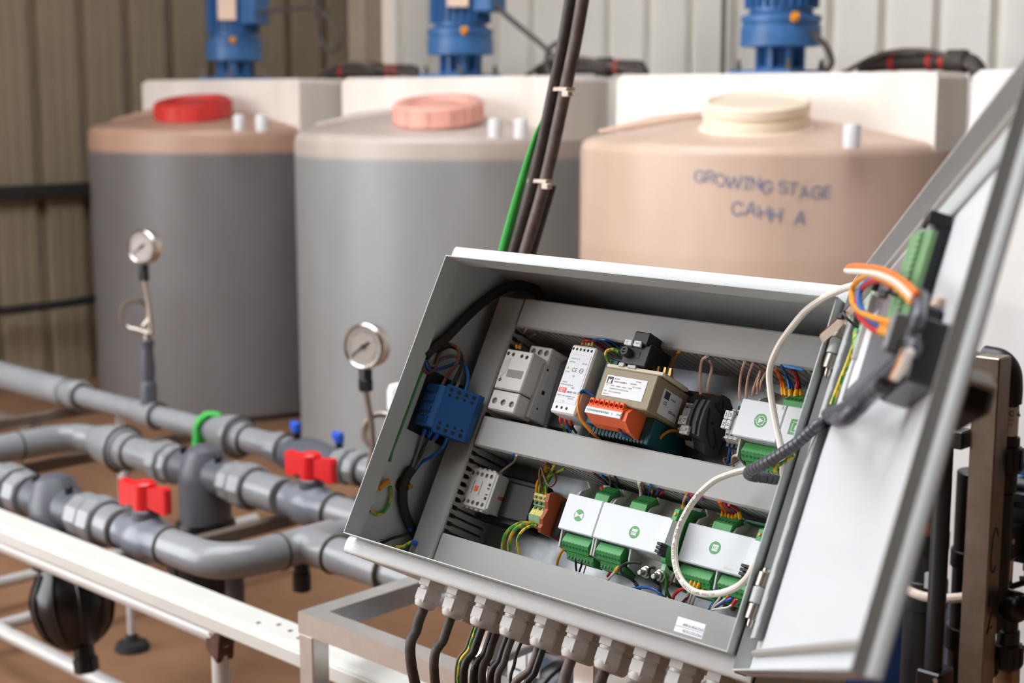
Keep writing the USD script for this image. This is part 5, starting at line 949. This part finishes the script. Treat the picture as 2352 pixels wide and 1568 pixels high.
# print along the hanging loop of the data cable
LOOP = [w_ for w_ in WIRES if 'big loop in front of the EC' in w_[1]][0]
def cable_print(P, r, s, a0, h):
    p = smoothpath(np.array(P), 30); L = np.concatenate([[0], np.cumsum(np.linalg.norm(np.diff(p, axis=0), axis=1))]); a = a0; out = []
    for ch in s:
        i = min(int(np.searchsorted(L, a)), len(p) - 2)
        if ch != ' ':
            d = p[i + 1] - p[i - 1]; d /= np.linalg.norm(d); n = np.array([.12, -.25, 1.]); n -= d * (n @ d); n /= np.linalg.norm(n)
            g = meshkit.text_mesh(ch, h, .12); u = d; v = np.cross(n, u); q = g.vertices; q[:, 0] -= q[:, 0].min(); q[:, 1] -= h / 2
            g.vertices = p[i] + n * (r - .04 - .5 * (q[:, 1:2] / r) ** 2 * r) + q[:, :1] * u + q[:, 1:2] * v + q[:, 2:] * n; out.append(g)
        a += h * .86
    return out
lt = [x for x in stage.GetPrimAtPath('/World').GetChildren() if 'big loop in front of the EC' in str(x.GetCustomDataByKey('label'))][0]
m_ = cat(cable_print(LOOP[5], 3.6, 'PVC JFHD FT TTP 4PR SC HC  VERIFIED TO EN 50288  ISO/IEC 11801 ANSI/TIA', 95, 2.7)); m_.vertices = (m_.vertices - np.array(LOOP[5][len(LOOP[5]) // 2])) * .001
usdkit.mesh(stage, path(str(lt.GetPath()), 'lettering'), m_, MATS['print_dark'], smooth=False)
loop_tie((611, 347, 18), (.6, .8, 0.2), 11, 'black cable tie round the ribbon cable at the hinge edge', (-12, 1, 2))
# ---- display unit fixed inside the door (door axes: along from the hinge, up, inwards) ------------
def DT(name, label, cat_, at): return T(name, label, cat_, bd_(np.array(at, float)), 'cab')
def display():
    t = DT('display_unit', 'dark grey display unit fixed inside the open door', 'display unit', (300, 280, -15))
    t.add('back_plate', dr(bx(196, 396, 229, 338, -4, 0, 1)), 'screen_grey', smooth=False)
    t.add('case', dr(bx(199, 400, 229, 336, -15.4, -4, .5)), 'navy_black', smooth=False)
    t.add('bright_edge', dr(bx(392, 397.5, 234, 340, -4, 1, .4)), 'lightgrey', smooth=False)
    for q in (bx(382, 402, 334, 344, -14, 4, .8), bx(206, 214, 330, 341, -6, 5, .8)): t.add('hook', dr(q), 'black', smooth=False)
    t.add('circuit_board', dr(ex([(150, 288), (204, 288), (204, 346), (160, 346)], -3, -1.4, 'z')), 'palegreen', smooth=False)
    for k in range(6): t.add('solder_pin', dr(cyl((168 + 6 * (k % 3), 300 + 8 * (k // 2), -1.4), (168 + 6 * (k % 3), 300 + 8 * (k // 2), 1.4), 1.4, 8)), 'chrome')
    t.add('board_cover', dr(bx(216, 222, 262, 322, -1, 5, .4)), 'lightgrey', smooth=False)
    t.add('sticker', dr(bx(214, 260, 236, 300, 0, .4)), 'white', smooth=False, label='small white sticker')
display()
def door_connector():
    t = DT('door_connector', 'long pale green plug connector on the display unit inside the door', 'connector', (386, 286, 0))
    b = t.add('body', dr(ex([(373, -3), (373, 7), (378, 9), (386, 9), (404, -2), (404, -6), (397.6, -6), (397.6, 1), (376, 1)], 243, 328, 'y')), 'sage', smooth=False)
    for k in range(16):
        y = 246 + 5.2 * k
        t.add('screw_cap', dr(cyl((394, y + 1.6, 4.6), (396.4, y + 1.6, 6.2), 1.7, 10)), 'palegreen', parent=b)
        t.add('wire_entry', dr(bx(371.6, 373.2, y, y + 3.4, -1, 5)), 'darkgreen', parent=b, smooth=False)
        t.add('divider', dr(bx(371, 374, y - 1, y - .2, -3, 7)), 'sage', parent=b, smooth=False)
door_connector()
one('door_switch', [dr(bx(440, 520, 180, 226, -15.4, 6, 2)), dr(bx(452, 474, 214, 250, -15.4, 2, 3)), dr(cyl((462, 236, 0), (462, 258, 0), 6, 16, 1))], 'blackgloss', 'black switch body on the inside of the door below the green connector', 'switch', 'cab')
one('terminal_cover', [dr(bx(424, 462, 198, 262, -15.4, -9, 2))], 'label_tan', 'tan plastic cover on the inside of the door beside the black switch', 'cover', 'cab')
loop_tie(bd_(np.array([394., 278, 10])), (.7, -.5, .3), 5, 'black cable tie binding the coloured wires on the door', (-8, -6, 2))
one('door_clamp', dr(bx(434, 446, 216, 246, 0, 14, 2)), 'midgrey', 'grey plastic clamp on the thick black door cable', 'clamp', 'cab')
# ---- cables hanging from the glands ------------------------------------------------------------------
def hang(k, z, r, m, label, dx=0, dy=0, drop=.9, off=0):
    p = cab((GX[k] + off + (24 if z < -100 else 0), -50, z)); d = -EY
    P = [p, p + d * .03, p + d * .06 + np.array([dx * .2, dy * .2, -.02]), p + np.array([dx * .6, .02 + dy * .6, -.3]), p + np.array([dx, .05 + dy, -drop])]
    return one('gland_cable', tube(P, r, 12), m, label, 'cable')
hang(0, -60, .0066, 'cable_dark', 'thick dark cable hanging from the first front gland', .03, .0)
hang(1, -60, .0058, 'cable_dark', 'thick dark cable hanging from the second front gland', -.01, .0)
hang(1, -112, .0055, 'w_black', 'black cable hanging from the second rear gland', -.05, .02)
hang(1, -112, .005, 'cable_dark', 'dark cable hanging just right of the second rear gland', .0, .02, .9, 6)
hang(2, -60, .0024, 'w_earth', 'yellow green earth wire hanging from the third front gland', -.02, .0, .9, -4)
hang(2, -60, .005, 'w_black', 'black cable beside the earth wire under the third front gland', -.02, .0, .9, 4)
hang(2, -60, .0016, 'cable_grey', 'thin grey wire beside the earth wire under the third front gland', -.03, .01, .9, -9)
hang(2, -112, .002, 'cable_dark', 'thin dark wire hanging between the third and fourth glands', .06, .0)
hang(3, -60, .0046, 'w_black', 'left black cable hanging from the fourth front gland', -.03, .02, .9, -2)
hang(3, -60, .0042, 'cable_dark', 'right dark cable hanging from the fourth front gland', .0, .02, .9, 5)
hang(4, -60, .0044, 'cable_grey', 'dusty cable slanting left from the fifth front gland', -.1, .0, .9, -3)
hang(4, -60, .004, 'w_black', 'black cable hanging from the fifth front gland', -.03, .0, .9, 5)
hang(5, -60, .0064, 'cable_grey', 'thick dusty cable hanging from the sixth front gland', .02, .0)
hang(6, -60, .0066, 'cable_dark', 'thick dark cable hanging from the seventh front gland', .02, .0)
hang(7, -60, .0044, 'cable_grey', 'thinner dusty cable hanging from the eighth front gland', .0, .0)
# ---- dosing unit to the right of the cabinet -----------------------------------------------------------
def upright():
    t = T('upright_post', 'brushed steel square post marked C 2, right of the cabinet door', 'post', (-.955, 2.0, 0)); x0, x1, y0, y1 = -.975, -.935, 2.0, 2.04
    t.add('tube', bx(x0, x1, y0, y1, 0, 1.125, .002), 'steel_dark', smooth=False)
    t.add('top_rail', bx(-1.5, x0, y0 + .002, y1, 1.085, 1.125, .002), 'steel_dark', smooth=False)
    w = lambda s, h, z: text(s, h, (x1 + .0001, y0 + .008, z), (0, 1, 0), (0, 0, 1), .0004)
    def stroke(pts): return tube([(x1 + .0004, y0 + a, z) for a, z in pts], .0009, 6, 6)
    t.add('marker_letter', stroke([(.027, .855), (.018, .87), (.009, .85), (.007, .82), (.013, .802), (.024, .81)]), 'print_dark', smooth=False, label='letter C in marker pen')
    t.add('marker_figure', stroke([(.008, .755), (.014, .772), (.023, .765), (.021, .745), (.013, .725), (.007, .708), (.013, .715), (.022, .716)]), 'print_dark', smooth=False, label='figure 2 in marker pen')
upright()
def stickpipe(name, label, x, y, parts, cat_='pipe', m='blackpipe'):
    """vertical pipework: (part name, radius, z0, z1, sides)"""
    t = T(name, label, cat_, (x, y, min(p[2] for p in parts)))
    for nm, r, a, b, n in parts:
        if nm.startswith('ribbed'):
            t.add(nm, [cyl((x, y, a), (x, y, b), r, 24, .003)], m)
            for k in range(12):
                q = k * math.pi / 6; t.add('grip_rib', xf(bx(r - .003, r + .0025, -.003, .003, a + .006, b - .002, .001), rotz(q), (x, y, 0)), m, smooth=False)
        else: t.add(nm, cyl((x, y, a), (x, y, b), r, n, .002), m)
    return t
def ec_pipe():
    x, y = -.943, 2.06; t = stickpipe('dosing_pipe', 'black elbow pipe with a white EC label, right of the steel post', x, y, [('pipe', .0125, .72, 1.075, 24), ('ribbed_nut', .021, .945, .985, 24), ('collar', .017, .985, 1.0, 20), ('lower_collar', .016, .915, .945, 20), ('small_collar', .0145, .9, .915, 20)])
    t.add('elbow', tube([(x, y, 1.05), (x, y, 1.075), (x - .004, y, 1.098), (x - .018, y, 1.112), (x - .045, y + .005, 1.114)], .0165, 20, 6), 'blackpipe')
    L = t.add('label', cyl((x, y, 1.002), (x, y, 1.046), .0131, 28), 'white')
    n = np.array([-x, -y, 0]); n /= np.linalg.norm(n); u = np.cross([0, 0, 1.], n)
    o = np.array([x, y, 0]) + n * .0133
    t.add('lettering', [text(s, h, o - u * .0075 + np.array([0, 0, z]), u, (0, 0, 1), .0003, h > .005) for s, h, z in (('EC 4', .0075, 1.033), ('mS/cm', .003, 1.026), ('sensor', .003, 1.019), ('line', .003, 1.011))], 'print_dark', parent=L, smooth=False)
ec_pipe()
def rod():
    x, y = -1.014, 2.0
    t = stickpipe('upright_tube', 'black round upright tube left of the steel post', x, y, [('tube', .0138, .63, .985, 28), ('foot_block', .0, .64, .64, 4)][:1])
    t.add('clamp', [bx(x - .016, x + .035, y - .014, y + .02, .985, 1.012, .002)], 'blackgloss', smooth=False)
    t.add('foot_block', bx(x - .02, x + .02, y - .018, y + .03, .605, .635, .003), 'blackgloss', smooth=False)
    t.add('screw', cyl((x + .014, y - .016, .625), (x + .014, y - .02, .625), .004, 10), 'chrome')
rod()
def solenoid(x, y, z, label, s=1.0):
    t = T('solenoid_valve', label, 'valve', (x, y, z))
    t.add('coil_block', bx(x - .028, x + .028, y - .03, y + .03, z, z + .05, .003), 'blackgloss', smooth=False)
    t.add('cap', lathe([(.016, .05), (.016, .056), (.01, .06)], (x, y, z), (0, 0, 1), 20), 'deepgrey')
    t.add('screw', cyl((x + .026, y - .012, z + .032), (x + .031, y - .012, z + .032), .0045, 14, .001), 'chrome')
    t.add('rating_plate', bx(x + .027, x + .0285, y - .022, y - .008, z - .03, z + .002), 'label_tan', smooth=False)
    t.add('plug_block', bx(x - .02, x + .028, y - .026, y + .0, z - .04, z + .002, .003), 'blackgloss', smooth=False)
    t.add('lead_gland', lathe([(.009, 0), (.009, .012), (.0065, .014), (.0065, .024)], (x + .01, y - .012, z - .04), (0, 0, -1), 16), 'blackgloss')
    return t
solenoid(-.962, 2.085, .805, 'black solenoid valve with a pale plate, lower and nearer the steel post')
solenoid(-.942, 2.145, .83, 'black solenoid valve with a pale plate, higher and at the right edge')
one('top_valve_plate', [bx(-.985, -.915, 2.105, 2.19, .887, .905, .003), lathe([(.02, .018), (.02, .022), (.012, .023)], (-.955, 2.135, .887), (0, 0, 1), 24)], 'blackgloss', 'flat black valve top with a round cap, above the solenoid valves', 'valve')
one('blue_bracket', [bx(-1.01, -.955, 2.10, 2.13, .925, .948, .002), bx(-.985, -.86, 2.15, 2.18, .92, .945, .002)], 'blue_paint', 'blue painted bracket behind the black pipework at the right edge', 'bracket', smooth=False)
one('blue_bracket', [bx(-1.02, -.99, 2.15, 2.24, .86, .9, .002)], 'blue_paint', 'blue painted bracket seen between the black tube and the steel post', 'bracket', smooth=False)
def tee_knob(x, y, z, label):
    t = T('valve_knob', label, 'valve', (x, y, z - .02))
    t.add('knob', lathe([(.02, 0), (.024, .004), (.024, .04), (.02, .046), (.006, .047)], (x - .02, y, z), (1, -.15, 0), 26), 'blackgloss')
    t.add('branch', tube([(x - .02, y, z), (x + .06, y + .02, z - .004), (x + .14, y + .04, z - .012)], .017, 18), 'blackpipe')
tee_knob(-.935, 2.075, .738, 'black round-ended valve knob beside the steel post')
one('thumb_knob', [lathe([(.012, 0), (.02, .003), (.022, .012), (.018, .016), (.004, .0165)], (-.955, 2.05, .716), (1, -.5, .1), 24)], 'deepgrey', 'grey round disc knob low beside the steel post', 'knob')
stickpipe('dosing_pipe', 'thick black drain pipe with a ribbed nut, low at the right edge', -.937, 2.085, [('pipe', .014, .68, .735, 22), ('collar', .017, .672, .695, 22), ('ribbed_nut', .022, .634, .673, 24)])
stickpipe('dosing_pipe', 'smaller black ribbed nut low beside the steel post', -.953, 2.055, [('pipe', .008, .65, .71, 18), ('ribbed_nut', .014, .624, .656, 20)])
one('wooden_post', bx(-.955, -.925, 2.08, 2.11, 0, .628, .002), 'wood', 'weathered wooden post below the ribbed black nut at the right edge', 'post', smooth=False)
one('solenoid_lead', tube([(-.93, 2.135, .775), (-.928, 2.13, .765), (-.94, 2.11, .758), (-.96, 2.09, .752), (-.99, 2.07, .75)], .005, 10), 'w_black', 'black lead curving down from the right solenoid valve', 'cable')
one('solenoid_lead', tube([(-.94, 2.12, .765), (-.915, 2.13, .77), (-.89, 2.14, .785), (-.86, 2.15, .81)], .005, 10), 'w_grey', 'grey lead curving up to the right from the valve knob', 'cable')
def pump():
    x, y = -1.10, 2.125
    t = stickpipe('pump_barrel', 'black pump column with bands between the cabinet door and the black tube', x, y, [('column', .032, .52, .94, 28), ('band', .036, .78, .81, 28), ('head', .037, .68, .73, 28), ('lower_collar', .028, .44, .60, 24)])
    t.add('copper_band', cyl((x, y, .81), (x, y, .828), .034, 24), 'copper'); t.add('plate', bx(x + .018, x + .03, y - .036, y - .028, .725, .75), 'lightgrey', smooth=False)
pump()
stickpipe('pump_barrel', 'second black pump column, in the gap between the black tube and the steel post', -1.058, 2.20, [('column', .03, .3, .9, 26), ('band', .034, .74, .77, 26), ('lower_collar', .036, .6, .64, 26)], 'pump')
one('pale_hose', tube([(-1.16, 2.06, .755), (-1.10, 2.045, .735), (-1.05, 2.045, .728), (-1.0, 2.07, .735), (-.975, 2.1, .75)], .0075, 10), 'tie_white', 'pale hose crossing behind the black tube beside the door', 'hose')
one('blue_barrel', lathe([(.18, 0), (.198, .02), (.2, .26), (.194, .275), (.2, .29), (.198, .5), (.17, .55), (.08, .56)], (-1.50, 2.58, 0), (0, 0, 1), 48), 'barrel', 'blue plastic barrel behind the lower corner of the open door', 'barrel')
def slate_filter(x, y, z, label, r=.12, L=.34):
    t = T('pump_housing', label, 'pump', (x, y, z - r))
    t.add('housing', lathe([(r * .5, -L / 2), (r * .9, -L / 2 + .03), (r, -L / 2 + .06), (r, L / 2 - .06), (r * .9, L / 2 - .03), (r * .5, L / 2)], (x, y, z), (1, 0, 0), 44), 'slate')
    t.add('band', [lathe([(r * 1.02, s - .012), (r * 1.05, s - .008), (r * 1.05, s + .008), (r * 1.02, s + .012)], (x, y, z), (1, 0, 0), 44) for s in (-.03, .04)], 'blackgloss')
    t.add('stand', bx(x - .1, x + .1, y - .08, y + .08, 0, z - r * .8, .005), 'deepgrey', smooth=False)
slate_filter(-1.58, 1.735, .485, 'slate grey pump housing below the cabinet, the left one of two', .09, .2)
slate_filter(-1.34, 1.735, .505, 'slate grey pump housing below the cabinet, the right one of two', .1, .24)
def slotted():
    x, y = -1.56, 1.655; t = T('slotted_duct', 'white slotted cable duct standing below the cabinet glands', 'cable duct', (x, y, 0))
    t.add('wall', sub(bx(x - .02, x + .02, y - .004, y, 0, .615), [bx(x - .012, x + .022, y - .01, y + .01, z, z + .006) for z in np.arange(.3, .6, .02)]), 'white', smooth=False)
    t.add('back', bx(x - .02, x + .02, y + .028, y + .03, 0, .615), 'white', smooth=False)
slotted()
one('black_dome', lathe([(.05, -.02), (.07, 0), (.07, .02), (.06, .045), (.03, .06), (.012, .063)], (-1.66, 1.76, .655), (0, -.2, -1), 36), 'blackgloss', 'black dome of a filter hanging just behind the glands', 'filter')
def vent():
    x, y, z = -2.1198, 1.905, 0.9174; t = T('vent_riser', 'white round cap on a grey riser, peeping out behind the left edge of the cabinet', 'vent', (x, y, .585))
    t.add('riser', cyl((x, y, .58), (x, y, z - .02), .012, 16), 'pvc'); t.add('cap', lathe([(.018, -.03), (.022, -.025), (.022, .01), (.017, .022), (.004, .026)], (x, y, z), (0, 0, 1), 28), 'white')
vent()
one('wooden_batten', bx(-2.3, -1.0, 2.72, 2.77, 0, .05, .002), 'wood', 'pale wooden batten lying on the earth floor below the cabinet', 'batten', smooth=False)
